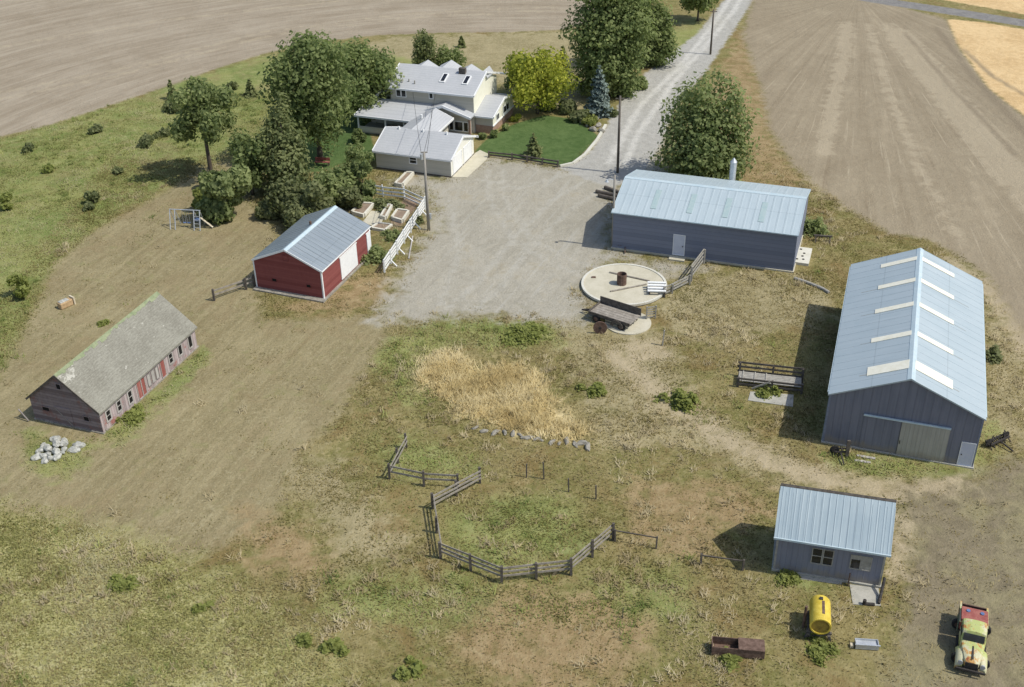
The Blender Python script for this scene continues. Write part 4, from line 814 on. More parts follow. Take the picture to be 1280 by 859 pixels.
# ------------------------------------------------------------------ round slabs, hay wagon, loading chute
c0 = P(780, 358); R1 = 52/ppm(780, 358)
t = thing('round_slab', 'big round concrete slab with a pipe in its middle', 'slab', c0)
MB().tube([(0, 0, -.1), (0, 0, .26)], R1, 48).build('slab', M['concrete'], t); b = MB()
for k in range(48):
    a0, a1 = 2*PI*k/48, 2*PI*(k+1)/48; b.beam((R1*math.cos(a0), R1*math.sin(a0), .22), (R1*math.cos(a1), R1*math.sin(a1), .22), .22, .2)
b.build('rim', M['concrete_edge'], t)
q = P(777, 355, .26)-c0
b = MB(); n = 14
for k in range(n):
    a0, a1 = 2*PI*k/n, 2*PI*(k+1)/n; c_ = lambda r, a, z: (q.x+r*math.cos(a), q.y+r*math.sin(a), z)
    b.hexa([c_(.40, a0, .2), c_(.46, a0, .2), c_(.46, a1, .2), c_(.40, a1, .2), c_(.40, a0, 1.35), c_(.46, a0, 1.35), c_(.46, a1, 1.35), c_(.40, a1, 1.35)])
b.build('well_pipe', M['rust'], t); q2 = P(742, 347, .26)-c0; MB().box(q2.x-.2, q2.x+.2, q2.y-.12, q2.y+.12, .26, .34).build('hatch', M['rust'], t)
for px_, lab in (((764, 341), (815, 351)), ((763, 365), (815, 356))) and []: pass
for (a_, b_, lab) in (((762, 341), (812, 352), 'upper grey pole lying across the big round slab'), ((763, 365), (808, 356), 'lower grey pole lying across the big round slab')):
    a, b = P(*a_, .27), P(*b_, .27); o = MB().tube([(0, 0, .07), tuple(b-a+Vector((0, 0, .07)))], .075, 7).build('loose_pole', M['wood_rail'], None); o.location = a; tag(o, lab, 'pole', 'loose poles on the round slab')
t = thing('feed_rack', 'stack of white boards on trestles at the right rim of the round slab', 'rack', P(826, 371), -.1)
for i in range(4):
    MB().box(-1.25, .45, -.25+i*.42, .02+i*.42, .62+i*.06, .72+i*.06).build('board', M['fence_white'], t)
for x in (-1.1, .3): MB().box(x, x+.1, -.2, 1.4, 0, .6).build('trestle', M['wood_dark'], t)
c1 = P(785, 404); tag(MB().tube([(0, 0, -.1), (0, 0, .1)], 29/ppm(778, 404), 40).build('small_round_slab', M['concrete'], None), 'smaller round concrete pad under the dark hay wagon', 'slab').location = c1

def wheel(parent, x, y, z, r, w, name='wheel', axis='y', hub='rust'):
    a = Vector((0, 1, 0)) if axis == 'y' else Vector((1, 0, 0)); c = Vector((x, y, z))
    o = MB().tube([c-a*w/2, c-a*w*.36, c+a*w*.36, c+a*w/2], [r*.86, r, r, r*.86], 18).build(name, M['tyre'], parent, smooth=False)
    MB().tube([c-a*(w/2+.015), c+a*(w/2+.015)], [r*.55, r*.55], 12).build('rim', M[hub], o); return o
ang = math.atan2(*(P(794, 408)-P(744, 392)).yx)
t = thing('hay_wagon', 'dark timber hay wagon on a round concrete pad', 'wagon', P(768, 402), ang)
Lw = (P(797, 408)-P(746, 392)).length/2
b = MB()
for i in range(5): b.box(-Lw, Lw, -.95+i*.38, -.95+i*.38+.35, .78, .84)
b.build('deck', M['wood_rail'], t); MB().box(-Lw, Lw, .98, 1.06, .7, 1.5).build('back_board', M['wood_dark'], t)
b = MB(); b.box(-Lw, Lw, -1.06, -.97, .66, .95); b.box(-Lw, -Lw+.09, -.96, .97, .85, 1.02); b.build('side_board', M['wood_dark'], t)
b = MB(); b.box(-Lw+.1, Lw-.1, -.6, -.45, .5, .66); b.box(-Lw+.1, Lw-.1, .45, .6, .5, .66); b.box(-1.4, -1.25, -.9, .9, .42, .55); b.box(1.2, 1.35, -.9, .9, .42, .55); b.build('chassis', M['iron'], t)
for x in (-1.3, 1.27):
    for y in (-1.0, 1.0): wheel(t, x, y, .38, .38, .2)
b = MB()
for i in range(8): a0, a1 = PI*i/8, PI*(i+1)/8; b.beam((.9-.5*math.cos(a0), -1.2, .35+.5*math.sin(a0)), (.9-.5*math.cos(a1), -1.2, .35+.5*math.sin(a1)), .3, .05, (0, 1, 0))
b.build('mudguard', M['wood_dark'], t)
b = MB(); b.beam((-Lw, -.3, .5), (-Lw-1.2, -.2, .3), .1, .1); b.beam((-Lw, .3, .5), (-Lw-1.2, -.2, .3), .1, .1); b.build('drawbar', M['iron'], t)
t = thing('spare_wheel', 'big dark disc wheel leaning on the hay wagon front', 'wheel', P(750, 417), ang+.5)
b = MB().tube([(0, -.08, .62), (0, .02, .62)], [.62, .62], 20); b.build('disc', M['rust'], t); MB().tube([(0, -.12, .62), (0, .05, .62)], .14, 10).build('hub', M['iron'], t)
# loading rack near the machine shed shadow
a, b_ = P(921, 484), P(1002, 493); ang = math.atan2(b_.y-a.y, b_.x-a.x); Ln = (b_-a).length
t = thing('loading_rack', 'dark timber cattle rack with plank deck beside the big shed shadow', 'rack', a, ang)
for x in (0, Ln*.52, Ln-.1):
    for y in (0, 1.6): MB().box(x, x+.16, y, y+.16, 0, 1.35 if y else .95).build('post', M['wood_dark'], t)
for y, zs in ((-.06, (.3, .8)), (1.7, (.45, .85, 1.25))):
    for z in zs: MB().box(-.1, Ln+.05, y, y+.06, z, z+.16).build('rail', M['wood_dark'], t)
b = MB()
for i in range(6): b.box(.05, Ln-.1, .2+i*.235, .2+i*.235+.21, .5, .56)
b.build('deck', M['wood_mid'], t); b = MB(); b.beam((1.2, -.1, .1), (Ln*.5, -.1, .9), .08, .12); b.build('brace', M['wood_mid'], t)
for x in (.35, 1.3, 2.2): MB().box(x, x+.1, .05, 1.6, .56, .63).build('batten', M['wood_mid'], t)
tag(MB().poly([P(938, 490), P(992, 494), P(991, 509), P(935, 501)], -.1, .05).build('concrete_pad', M['concrete_old'], None), 'weathered concrete pad below the cattle rack', 'slab')
# white board panel right of the long shed
t = thing('board_panel', 'cream board panel with dark holes on the ground right of the long shed', 'panel', P(1003, 322), -.333)
lx, ly = .75, 1.7
MB().box(-lx, lx, -ly, ly, 0, .28).build('panel', M['concrete_edge'], t)
for x, y in ((-.3, 1.2), (.1, .4), (0, -.25), (.15, -.9), (-.45, -1.0)): MB().tube([(x, y, .2), (x, y, .30)], .13, 10).build('hole', M['dark'], t)
MB().box(-lx-.08, -lx, -ly, ly, 0, .34).build('edge_board', M['wood_lumber'], t)
t = thing('sawhorse', 'dark low trestle behind the cream board panel', 'trestle', P(1028, 302), -.2)
MB().box(-.9, .9, -.08, .08, .55, .7).build('beam', M['wood_dark'], t)
for x in (-.7, .7):
    for s in (-1, 1): MB().beam((x, 0, .6), (x, s*.35, 0), .09, .09).build('leg', M['wood_dark'], t)
a = P(993, 349); pts = [tuple(P(*p)-a+Vector((0, 0, .1))) for p in ((993, 349), (1008, 354), (1028, 362), (1036, 367))]
o = MB().tube(pts, .16, 8).build('drain_pipe', M['wood_mid'], None); o.location = a; tag(o, 'half buried drain pipe running from the long shed corner', 'pipe')
# added dark bars for ground shadows, then scrap, at the long shed's left end
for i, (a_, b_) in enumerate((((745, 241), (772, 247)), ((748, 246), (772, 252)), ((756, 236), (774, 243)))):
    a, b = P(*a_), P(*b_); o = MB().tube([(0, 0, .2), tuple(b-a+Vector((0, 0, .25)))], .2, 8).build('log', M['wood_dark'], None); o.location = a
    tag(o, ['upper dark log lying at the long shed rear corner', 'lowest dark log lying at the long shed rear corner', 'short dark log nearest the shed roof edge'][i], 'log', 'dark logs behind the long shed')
def scrap(name, label, loc, n, L_, hh, mat='rust', wheels=0, cat='implement', rz=0.):
    t = thing(name, label, cat, loc, rz)
    rr = random.Random(int(loc[0]*100)); b = MB(); b.beam((-L_/2, 0, .35), (L_/2, 0, .4), .12, .12); b.beam((-L_/2, .5, .32), (L_/2, .45, .36), .1, .1); b.build('frame', M[mat], t)
    b = MB()
    for i in range(n):
        x = -L_/2+L_*i/(n-1); b.beam((x, rr.uniform(-.35, 0), .02), (x+rr.uniform(-.1, .1), .55, .4+rr.uniform(0, .1)), .06, .06); b.beam((x, .1, .35), (x+rr.uniform(-.25, .25), rr.uniform(-.3, .6), hh*rr.uniform(.5, 1)), .05, .05)
    b.build('tine', M[mat], t)
    for i in range(wheels):
        x = (-1 if i == 0 else 1)*L_*.45; k = wheel(t, x, .25, .36, .36, .08, hub=mat)
    b = MB(); b.beam((0, -.1, .35), (rr.uniform(-.3, .3), -1.2, .15), .09, .09); b.build('drawbar', M[mat], t); return t
scrap('seat_frame', 'heap of rusty scrap iron against the long shed front', P(781, 311), 4, 1.3, .7, 'rust', 0, 'scrap')
scrap('harrow', 'rusty farm implement with wheels right of the big shed door', P(1249, 556), 6, 2.0, 1.0, 'iron', 2, 'implement', .5)
t = scrap('harrow', 'dark iron implement with an upright in front of the big shed corner', P(1050, 570), 4, .9, .6, 'iron', 1, 'implement', -.1)
MB().box(.35, .6, -.1, .05, 0, 1.45).build('upright', M['wood_dark'], t)
for i, (a_, b_) in enumerate((((1071, 570), (1094, 574)), ((1068, 576), (1088, 579)))):
    a, b = P(*a_), P(*b_); o = MB().beam((0, 0, .05), tuple(b-a+Vector((0, 0, .05))), .22, .07).build('plank', M['wood_pale'], None); o.location = a; tag(o, ['pale plank in the grass below the big shed door rail', 'second pale plank lower in the grass before the big shed'][i], 'plank')
# black elbow of pipe at the small shed
a = P(1098, 756); q = P(1103, 736)-a; o = MB().tube([(0, 0, .12), (q.x*.5, q.y*.5, .3), (q.x, q.y, .95)], .1, 9).build('black_pipe', M['iron'], None); o.location = a; tag(o, 'black pipe leaning at the small shed right corner', 'pipe')
a = P(1080, 756); q = P(1093, 757)-a; b = MB().tube([(0, 0, .1), (q.x, q.y, .1)], .1, 8); b.tube([(0, 0, .05), (0, 0, .4)], .12, 8); o = b.build('black_pipe', M['iron'], None); o.location = a; tag(o, 'short black pipe on the small shed step edge', 'pipe')

# ------------------------------------------------------------------ yellow tank, troughs
M['ochre'] = weathered('rusty_yellow_end', (.17, .11, .03), (.42, .30, .06), .7, 2.5)
p = P(1022, 799); ax = (P(1024, 770)-p); yaw = math.atan2(ax.y, ax.x)-PI/2
t = thing('yellow_tank', 'yellow cylindrical fuel tank on a dark trestle stand', 'tank', p, yaw+.06)
rT, zT, L0, L1 = .63, 1.34, -.25, 1.75
b = MB(); prof = [(L0-.02, rT*.97), (L0, rT), (L1, rT), (L1+.12, rT*.9), (L1+.2, rT*.5), (L1+.22, .05)]
b.tube([(0, y, zT) for y, _ in prof], [r for _, r in prof], 28, cap=False); b.build('tank', M['yellow'], t, smooth=True)
b = MB(); n = 28
for k in range(n):
    a0, a1 = 2*PI*k/n, 2*PI*(k+1)/n; f = lambda r, a, y: (r*math.cos(a), y, zT+r*math.sin(a))
    b.hexa([f(rT*.86, a0, L0-.06), f(rT*1.0, a0, L0-.06), f(rT*1.0, a1, L0-.06), f(rT*.86, a1, L0-.06), f(rT*.86, a0, L0+.04), f(rT*1.02, a0, L0+.04), f(rT*1.02, a1, L0+.04), f(rT*.86, a1, L0+.04)])
b.build('rim', M['yellow'], t); MB().tube([(0, L0+.05, zT), (0, L0+.1, zT)], rT*.97, 28).build('end_plate', M['ochre'], t)
MB().box(-.1, .1, 1.35, 1.55, zT+rT-.02, zT+rT+.07).build('filler_cap', M['iron'], t); MB().box(.04, .2, .2, 1.3, zT+rT-.035, zT+rT+.008).build('rust_streak', M['rust'], t)
b = MB()
for x in (-.7, .7):
    for y in (.0, 1.5): b.beam((x*1.05, y, 0), (x*.8, y, .78), .13, .13)
b.build('leg', M['wood_dark'], t); b = MB()
for y in (0, 1.5): b.box(-.75, .75, y-.08, y+.08, .55, .68); b.beam((-.7, y, .1), (.65, y, .5), .08, .08)
for x in (-.6, .6): b.box(x-.08, x+.08, -.2, 1.7, .40, .54)
b.build('cross_beam', M['wood_dark'], t); MB().tube([(-.86, .8, 0), (-.86, .85, 1.75)], .09, 8).build('standpipe', M['rust'], t)
a, b_ = P(889, 820), P(955, 826); ang = math.atan2(b_.y-a.y, b_.x-a.x); Ln = (b_-a).length
t = thing('feed_trough', 'long rusty metal trough half hidden by weeds', 'trough', a, ang)
b = MB(); b.box(0, Ln, 0, .05, .12, .75); b.box(0, Ln, .85, .9, .12, .75); b.box(0, Ln, .05, .85, .12, .17); b.box(0, .05, .05, .85, .17, .75); b.box(Ln-.05, Ln, .05, .85, .17, .75); b.build('basin', M['rust'], t)
MB().box(Ln*.5, Ln-.02, -.03, .93, .75, .80).build('lid', M['rust'], t); b = MB()
for x in (.1, Ln*.5, Ln-.2): b.box(x, x+.1, .1, .8, 0, .12)
b.build('skid', M['wood_dark'], t)
a, b_ = P(1069, 812), P(1098, 814); ang = math.atan2(b_.y-a.y, b_.x-a.x); Ln = (b_-a).length
t = thing('stock_tank', 'small galvanised trough lying alone in the grass', 'trough', a, ang)
b = MB(); b.box(0, Ln, 0, .04, .06, .42); b.box(0, Ln, .5, .54, .06, .42); b.box(0, .04, .04, .5, .06, .42); b.box(Ln-.04, Ln, .04, .5, .06, .42); b.box(0, Ln, .04, .5, .06, .3); b.build('basin', M['galv'], t)
MB().box(-.06, Ln+.06, -.04, .04, .42, .46).build('rim', M['galv'], t); MB().box(-.28, -.1, .1, .35, 0, .2).build('valve', M['wood_lumber'], t)

# ------------------------------------------------------------------ old pickup truck (local +y = nose)
nose, tail = P(1211, 845), P(1213, 779); d = nose-tail; yaw = math.atan2(d.y, d.x)-PI/2
def patina():
    n = N('faded_truck_paint', .55, .3); v = n.obj(); a = n.noise(v, 1.6, 5, .7, .6); b_ = n.noise(v, .9, 4, .6); f = n.noise(v, 7, 3, .6)
    c = n.mix(n.ramp(b_, .45, .55), (.43, .47, .17, 1), (.55, .52, .33, 1)); c = n.mix(n.ramp(a, .53, .60), c, (.50, .27, .08, 1)); c = n.mix(n.ramp(a, .62, .68), c, (.33, .10, .06, 1))
    c = n.mix(n.math('MULTIPLY', n.ramp(f, .6, .7), .6), c, (.20, .10, .06, 1)); return n.col(c)
M['patina'] = patina(); M['truck_red'] = weathered('faded_red_paint', (.26, .07, .06), (.36, .14, .11), .6, 2.5); M['truck_green'] = weathered('dull_green_paint', (.16, .20, .13), (.24, .26, .17), .6, 2.5)
t = thing('pickup_truck', 'old rusty pickup with green yellow hood and red panel, nose down the photo', 'truck', (nose+tail)/2, yaw)
def loft(secs, mat, name, parent, smooth=True):     # secs: (y, halfwidth, z0, z1, corner)
    b = MB(); n = 12; vs = []
    for (y, w, z0, z1, r) in secs:
        pts = [(-w, z0), (w, z0), (w, z1-r), (w-r*.3, z1-r*.3), (w-r, z1), (w*.35, z1+r*.25), (-w*.35, z1+r*.25), (-w+r, z1), (-w+r*.3, z1-r*.3), (-w, z1-r)]; n = len(pts)
        vs += [(x, y, z) for x, z in pts]
    fs = [(i*n+k, i*n+(k+1) % n, (i+1)*n+(k+1) % n, (i+1)*n+k) for i in range(len(secs)-1) for k in range(n)]+[tuple(reversed(range(n))), tuple((len(secs)-1)*n+k for k in range(n))]
    return b.add(vs, fs).build(name, mat, parent, smooth=False)
loft([(.55, .68, .55, 1.16, .12), (1.2, .6, .55, 1.12, .14), (1.9, .46, .55, 1.05, .16), (2.12, .36, .6, .95, .14)], M['patina'], 'hood', t)
MB().box(-.05, .05, .6, 2.0, 1.15, 1.17).build('hood_trim', M['iron'], t)
for s in (-1, 1):
    b = MB(); n = 9; vs = []
    for i in range(11):
        f = i/10; a = PI*(.02+.96*f); y = 1.35-.78*math.cos(a); z = .42+.55*math.sin(a)**.7
        for k in range(5):
            g_ = k/4; x = s*(.48+.40*g_); vs.append((x, y, z-.22*g_**3))
        vs.append((s*.88, y, max(.34, z-.42)))
    fs = [(i*6+k, i*6+k+1, (i+1)*6+k+1, (i+1)*6+k) for i in range(10) for k in range(5)]
    o = b.add(vs, fs).build('fender', M['patina'], t, smooth=True); m = o.modifiers.new('solid', 'SOLIDIFY'); m.thickness = .03
    MB().tube([(s*.62, 2.02, .78), (s*.62, 2.12, .78)], [.13, .15], 12).build('headlight', M['galv'], t)
    wheel(t, s*.72, 1.35, .37, .37, .2); wheel(t, s*.76, -1.5, .38, .38, .22)
    b = MB()
    for i in range(9): a0, a1 = PI*i/9, PI*(i+1)/9; b.beam((s*.83, -1.5-.52*math.cos(a0), .38+.47*math.sin(a0)), (s*.83, -1.5-.52*math.cos(a1), .38+.47*math.sin(a1)), .24, .05, (s, 0, 0))
    b.build('rear_fender', M['truck_green'], t); MB().box(min(s*.70, s*.86), max(s*.70, s*.86), -.5, .62, .36, .42).build('running_board', M['iron'], t)
cab = loft([(-.72, .68, .5, 1.42, .12), (-.68, .70, .5, 1.72, .16), (-.1, .70, .5, 1.80, .18), (.34, .68, .5, 1.72, .18), (.55, .70, .5, 1.18, .08), (.6, .66, .5, 1.14, .08)], M['patina'], 'cab', t)
MB().hexa([(-.58, .40, 1.60), (.58, .40, 1.60), (.6, .57, 1.2), (-.6, .57, 1.2), (-.58, .44, 1.62), (.58, .44, 1.62), (.6, .61, 1.22), (-.6, .61, 1.22)]).build('windshield', M['glass'], t)
for s in (-1, 1):
    dd = MB().box(min(s*.695, s*.72), max(s*.695, s*.72), -.5, .42, .55, 1.12).build('door', M['truck_green'] if s < 0 else M['patina'], t); MB().box(min(s*.72, s*.75), max(s*.72, s*.75), -.4, -.28, .98, 1.02).build('handle', M['iron'], dd)
    MB().box(min(s*.69, s*.715), max(s*.69, s*.715), -.45, .33, 1.2, 1.58).build('side_window', M['glass'], t)
MB().box(-.52, .52, -.75, -.70, 1.32, 1.58).build('rear_window', M['glass'], t)
b = MB(); b.box(-.36, .36, 2.1, 2.16, .5, .95); b.build('grille', M['iron'], t); MB().box(-.82, .82, 2.24, 2.34, .40, .56).build('bumper', M['iron'], t, bevel=.03)
b = MB(); b.box(-.4, -.3, -2.5, 2.25, .36, .5); b.box(.3, .4, -2.5, 2.25, .36, .5); b.build('chassis', M['iron'], t)
MB().box(-.76, .76, -1.95, -.82, .62, 1.5).build('bed_box', M['truck_red'], t, bevel=.03)
for x in (-.42, .38): MB().tube([(x, -1.6, 1.5), (x, -1.6, 1.56)], .12, 10).build('filler_cap', M['blue_plastic'], t)
b = MB(); b.box(-.8, .8, -2.55, -1.97, .52, .60); b.build('bed_floor', M['dark'], t)
b = MB(); b.box(-.80, -.74, -2.55, -1.97, .6, 1.12); b.box(.74, .80, -2.55, -1.97, .6, 1.12); b.build('bed_side', M['rust'], t); MB().box(-.8, .8, -2.62, -2.552, .55, 1.12).build('tailgate', M['rust'], t)
b = MB(); b.box(-.83, -.72, -2.6, -.8, 1.12, 1.18); b.box(.72, .83, -2.6, -.8, 1.23, 1.28); b.build('bed_rail', M['patina'], t)

# ------------------------------------------------------------------ swing set, bench, block, rocks
p = P(235, 284); t = thing('swing_set', 'grey metal swing set on the dry grass by the trees', 'swing set', p, -.15); hh = 2.0; Lh = 20/ppm(235, 284)
MB().tube([(-Lh, 0, hh), (Lh, 0, hh)], .05, 7).build('top_bar', M['galv'], t)
for x in (-Lh, -Lh+.55, Lh-.75, Lh-.1):
    for s in (-1, 1): MB().tube([(x, 0, hh), (x+.05, s*.75, 0)], .05, 6).build('leg', M['galv'], t)
for x in (-.25, .2):
    s_ = MB().box(x-.15, x+.15, -.12, .12, .5, .55).build('swing_seat', M['blue_plastic'], t); b = MB(); b.tube([(x-.13, 0, .55), (x-.13, 0, hh)], .015, 5); b.tube([(x+.13, 0, .55), (x+.13, 0, hh)], .015, 5); b.build('chain', M['galv'], s_)
MB().box(Lh-.75, Lh-.1, -.3, .3, .9, 1.0).build('platform', M['blue_plastic'], t); b = MB()
for i in range(4): b.box(Lh-.72, Lh-.12, -.68+i*.16, -.64+i*.16, .3+i*.35, .36+i*.35)
b.build('ladder_rung', M['galv'], t); MB().sheet((Lh-.1, -.12, 1.2), (Lh-.1, .12, 1.2), (Lh+1.1, .12, .15), (Lh+1.1, -.12, .15), .06).build('slide', M['wood_lumber'], t)
t = thing('garden_bench', 'small brown bench under the big maple by the house', 'bench', P(403, 207), -.2)
MB().box(-.9, .9, -.2, .25, .42, .48).build('seat', M['wood_red'], t); MB().box(-.9, .9, .25, .31, .55, .9).build('backrest', M['wood_red'], t)
for x in (-.8, .75):
    for y in (-.18, .18): MB().box(x, x+.08, y, y+.08, 0, .42).build('leg', M['wood_dark'], t)
def rock(label, loc, s, mat, group, cat='rock', name='rock', flat=.6):
    bm = bmesh.new(); bmesh.ops.create_icosphere(bm, subdivisions=2, radius=1); ph = random.random()*9
    for v in bm.verts:
        q = v.co; k = 1+.28*math.sin(3*q.x+ph)*math.cos(2.3*q.y+ph*2)+random.uniform(-.1, .1); v.co = Vector((q.x*s*k*random.choice((1,)), q.y*s*.8*k, q.z*s*flat*k))
    me = bpy.data.meshes.new(name); bm.to_mesh(me); bm.free(); me.materials.append(M[mat]); o = link(bpy.data.objects.new(name, me)); o.location = loc; o.rotation_euler = (0, 0, random.random()*6)
    return tag(o, label, cat, group)
for i in range(26):
    a = random.random()*6.28; r = random.random()**.6*1.6; p = P(71, 563); s = random.uniform(.16, .46)
    rock('pale chunk in the heap of broken concrete beside the old barn', (p.x+r*math.cos(a)*1.05, p.y+r*math.sin(a), s*.2+max(0, .35*(1-r/1.3))), s, 'rock', 'heap of broken concrete by the old barn')
pts = [(592, 536), (606, 539), (619, 541), (629, 542), (640, 543), (650, 545), (660, 547), (669, 549), (676, 552), (688, 553), (699, 554), (709, 551), (717, 556), (726, 555), (735, 560)]
for i, p in enumerate(pts):
    q = P(p[0]+random.uniform(-2, 2), p[1]+random.uniform(-1, 1)); s = random.uniform(.18, .4)
    o = rock('pale stone in the row edging the golden dry grass', (q.x, q.y, s*.15), s, 'stone', 'row of foundation stones below the golden grass'); o.scale = (1.5, .8, 1)
for p in [(748, 158), (741, 163), (735, 158), (744, 150), (729, 153), (752, 165)]:
    q = P(*p); rock('pale garden boulder at the lawn edge by the lane', (q.x, q.y, .15), random.uniform(.35, .6), 'stone', 'boulders of the lawn edge')
curb = [(700, 208.5), (716, 205), (731, 194), (746, 176), (752, 166), (757, 157)]; a = P(*curb[0]); b = MB(); W_ = [P(*p)-a for p in curb]
for u, v in zip(W_[:-1], W_[1:]): b.beam(u+Vector((0, 0, .08)), v+Vector((0, 0, .08)), .3, .24)
o = b.build('lawn_kerb', M['concrete_edge'], None); o.location = a; tag(o, 'pale curved kerb between the front lawn and the lane', 'kerb')
M['wood_tan'] = weathered('tan_cut_wood', (.38, .26, .14), (.52, .37, .21), .85, 3)
t = thing('timber_block', 'pale cut timber block lying alone on the grass above the old barn', 'block', P(83, 383), .9)
MB().box(-.7, .6, -.33, .33, 0, .62).build('block', M['wood_tan'], t, bevel=.09); MB().box(-.6, .3, -.25, .3, .6, .70).build('cover', M['rock'], t, bevel=.05); MB().box(.66, .8, -.36, .36, 0, .74).build('end_board', M['wood_lumber'], t)
q = P(44, 530); o = MB().beam((0, 0, .1), (-.8, .5, .9), .1, .06).build('plank', M['wood_grey'], None); o.location = (q.x-.6, q.y+.3, 0); tag(o, 'loose grey plank leaning at the old barn left corner', 'plank')
for i, p in enumerate([(755, 226), (757, 232)]):
    pass

# ------------------------------------------------------------------ trees
broadleaf('locust_tree', 'airy tall tree with a bare forked trunk at the left of the grove', (265, 222), 93, 98, 'green', .62, .34, True, 20, leaf=.4)
broadleaf('maple_tree', 'huge dense dark maple in the middle of the grove', (401, 200), 36, 124, 'deep', 1.1, .2, False, 34, leaf=.42, stretch=1.15)
broadleaf('maple_tree', 'lower broad tree between the huge maple and the farmhouse', (458, 150), 50, 108, 'deep', .95, .06, False, 18, leaf=.42)
poplar('tall dark poplar foremost in the lane row, its top cut off', (762, 120), -62, 110, [(-.55, .1, .93, .24), (-.15, -.2, 1.0, .25), (.25, .1, .97, .25), (.5, -.1, .8, .22), (0, .5, .9, .22)], 'deep', 1.0)
poplar('shorter poplar at the right end of the lane row', (818, 82), 0, 56, [(-.4, 0, .95, .3), (.15, .1, 1.0, .32), (.5, -.1, .75, .28)], 'deep')
poplar('slim poplar behind the tall dark one, top cut off', (792, 84), -45, 58, [(-.3, 0, .95, .32), (.3, .1, 1.0, .32)], 'green')
broadleaf('elm_tree', 'dark tree at the top edge left of the lane with a long shadow', (872, 26), -35, 60, 'deep', 1.0, .25, False, 14, leaf=.5, group='poplars along the lane')
poplar('wide bushy poplar behind the long shed, right of the lane', (877, 226), 90, 116, [(-.72, -.1, .76, .2), (-.42, .2, .88, .24), (-.08, -.2, .97, .28), (.28, .15, 1.0, .29), (.6, -.1, .86, .25), (.2, -.6, .6, .28), (-.3, -.6, .55, .28), (.72, -.3, .6, .22), (0, .5, .9, .28)], 'green')
broadleaf('golden_tree', 'bright yellow green ornamental tree right of the farmhouse', (672, 142), 62, 98, 'yellow', .9, .18, False, 18, leaf=.38)
broadleaf('shade_tree', 'dark shaded tree squeezed between the airy tree and the tall fir', (316, 243), 165, 62, 'deep', 1.0, .1, False, 12, leaf=.38)
broadleaf('shade_tree', 'dark tree directly behind the golden tree', (650, 118), 72, 52, 'deep', .9, .1, False, 10, leaf=.4)
broadleaf('fruit_tree', 'small garden tree beside the garage left wall', (447, 225), 178, 46, 'green', .95, .12, False, 10, leaf=.3)
poplar('tall dark fir in front of the huge maple', (362, 240), 112, 70, [(0, .1, 1.0, .3), (-.5, 0, .74, .28), (.5, -.1, .66, .3), (.1, -.6, .6, .34), (-.2, .5, .8, .3)], 'pine', 1.0, .26, name='fir_tree', group='trees round the farmhouse')
broadleaf('pine_tree', 'dark pine rising just behind the farmhouse roof', (530, 92), 37, 40, 'pine', 1.1, .05, False, 12, leaf=.32, stretch=1.3)
broadleaf('pine_tree', 'shorter wide pine right of the one behind the roof', (560, 92), 58, 50, 'deep', 1.0, .05, False, 12, leaf=.32)
conifer('spruce_tree', 'blue grey spruce at the foot of the tall poplar', (748, 143), 84, 40, 'spruce', 1.2)
conifer('spruce_tree', 'tiny spruce standing alone on the front lawn', (667, 196), 169, 27, 'pine', 1.3, leaf=.22)
conifer('pine_tree', 'small dark pine alone on the green slope at upper left', (216, 124), 102, 15, 'pine', 1.4, leaf=.25)
conifer('pine_tree', 'small dark pine near the field edge right of the slope', (314, 120), 101, 17, 'pine', 1.4, leaf=.25)
conifer('pine_tree', 'tiny round pine in the tan strip behind the house', (577, 59), 47, 12, 'pine', 1.4, leaf=.25)
conifer('pine_tree', 'dark small pine at the right edge of the golden tree', (703, 92), 60, 26, 'pine', 1.2, leaf=.3)
gb = 'bushes of the farmyard grove'
bush('lilac_bush', 'large dark bush in front of the airy tree', (287, 273), 205, 76, 'green', gb, dens=1.15, leaf=.34)
bush('lilac_bush', 'pale green bush at the left foot of the grove', (252, 262), 228, 36, 'lime', gb)
bush('lilac_bush', 'wide grey green bush behind the red barn', (378, 276), 218, 92, 'grey', gb, dens=1.1)
bush('lilac_bush', 'bush filling the corner between the fir and the garden', (420, 254), 205, 64, 'green', gb)
bush('lilac_bush', 'dark bush right behind the red barn roof', (437, 262), 222, 42, 'grey', gb)
bush('lilac_bush', 'bushy growth at the garage left corner', (452, 244), 200, 36, 'green', gb)
bush('lilac_bush', 'low brush under the fir between the two large bushes', (340, 272), 246, 44, 'grey', gb)
bush('lilac_bush', 'dark low bush left of the porch', (446, 178), 158, 24, 'deep', gb)
bush('lilac_bush', 'small bush under the locust trunk', (265, 236), 212, 30, 'green', gb)
g2 = 'shrubs of the house garden'
bush('garden_shrub', 'low clipped shrub under the brick wing wall', (616, 172), 162, 14, 'deep', g2); bush('garden_shrub', 'yellow green shrub at the far end of the brick wing', (645, 152), 142, 14, 'yellow', g2)
bush('garden_shrub', 'dark shrub midway along the brick wing', (630, 163), 154, 13, 'green', g2); bush('garden_shrub', 'tall loose shrub at the back edge of the lawn', (706, 140), 121, 34, 'grey', g2)
bush('garden_shrub', 'low mixed shrub between lawn and spruce', (725, 150), 135, 34, 'grey', g2); bush('garden_shrub', 'dark shrub at the top corner of the lawn under the golden tree', (685, 138), 126, 26, 'green', g2)
bush('garden_shrub', 'pale flowering shrub among the lawn edge boulders', (738, 156), 144, 26, 'lime', g2); bush('garden_shrub', 'shrub at the spruce foot by the lane', (762, 146), 134, 20, 'grey', g2)
bush('garden_shrub', 'dark shrub in front of the entry windows', (604, 174), 164, 14, 'green', g2); bush('garden_shrub', 'brush at the foot of the tall poplar by the lane', (797, 112), 96, 36, 'green', g2)
bush('garden_shrub', 'low brush right of the lane poplars foot', (775, 120), 108, 30, 'deep', g2)
g3 = 'bushes of the green slope'
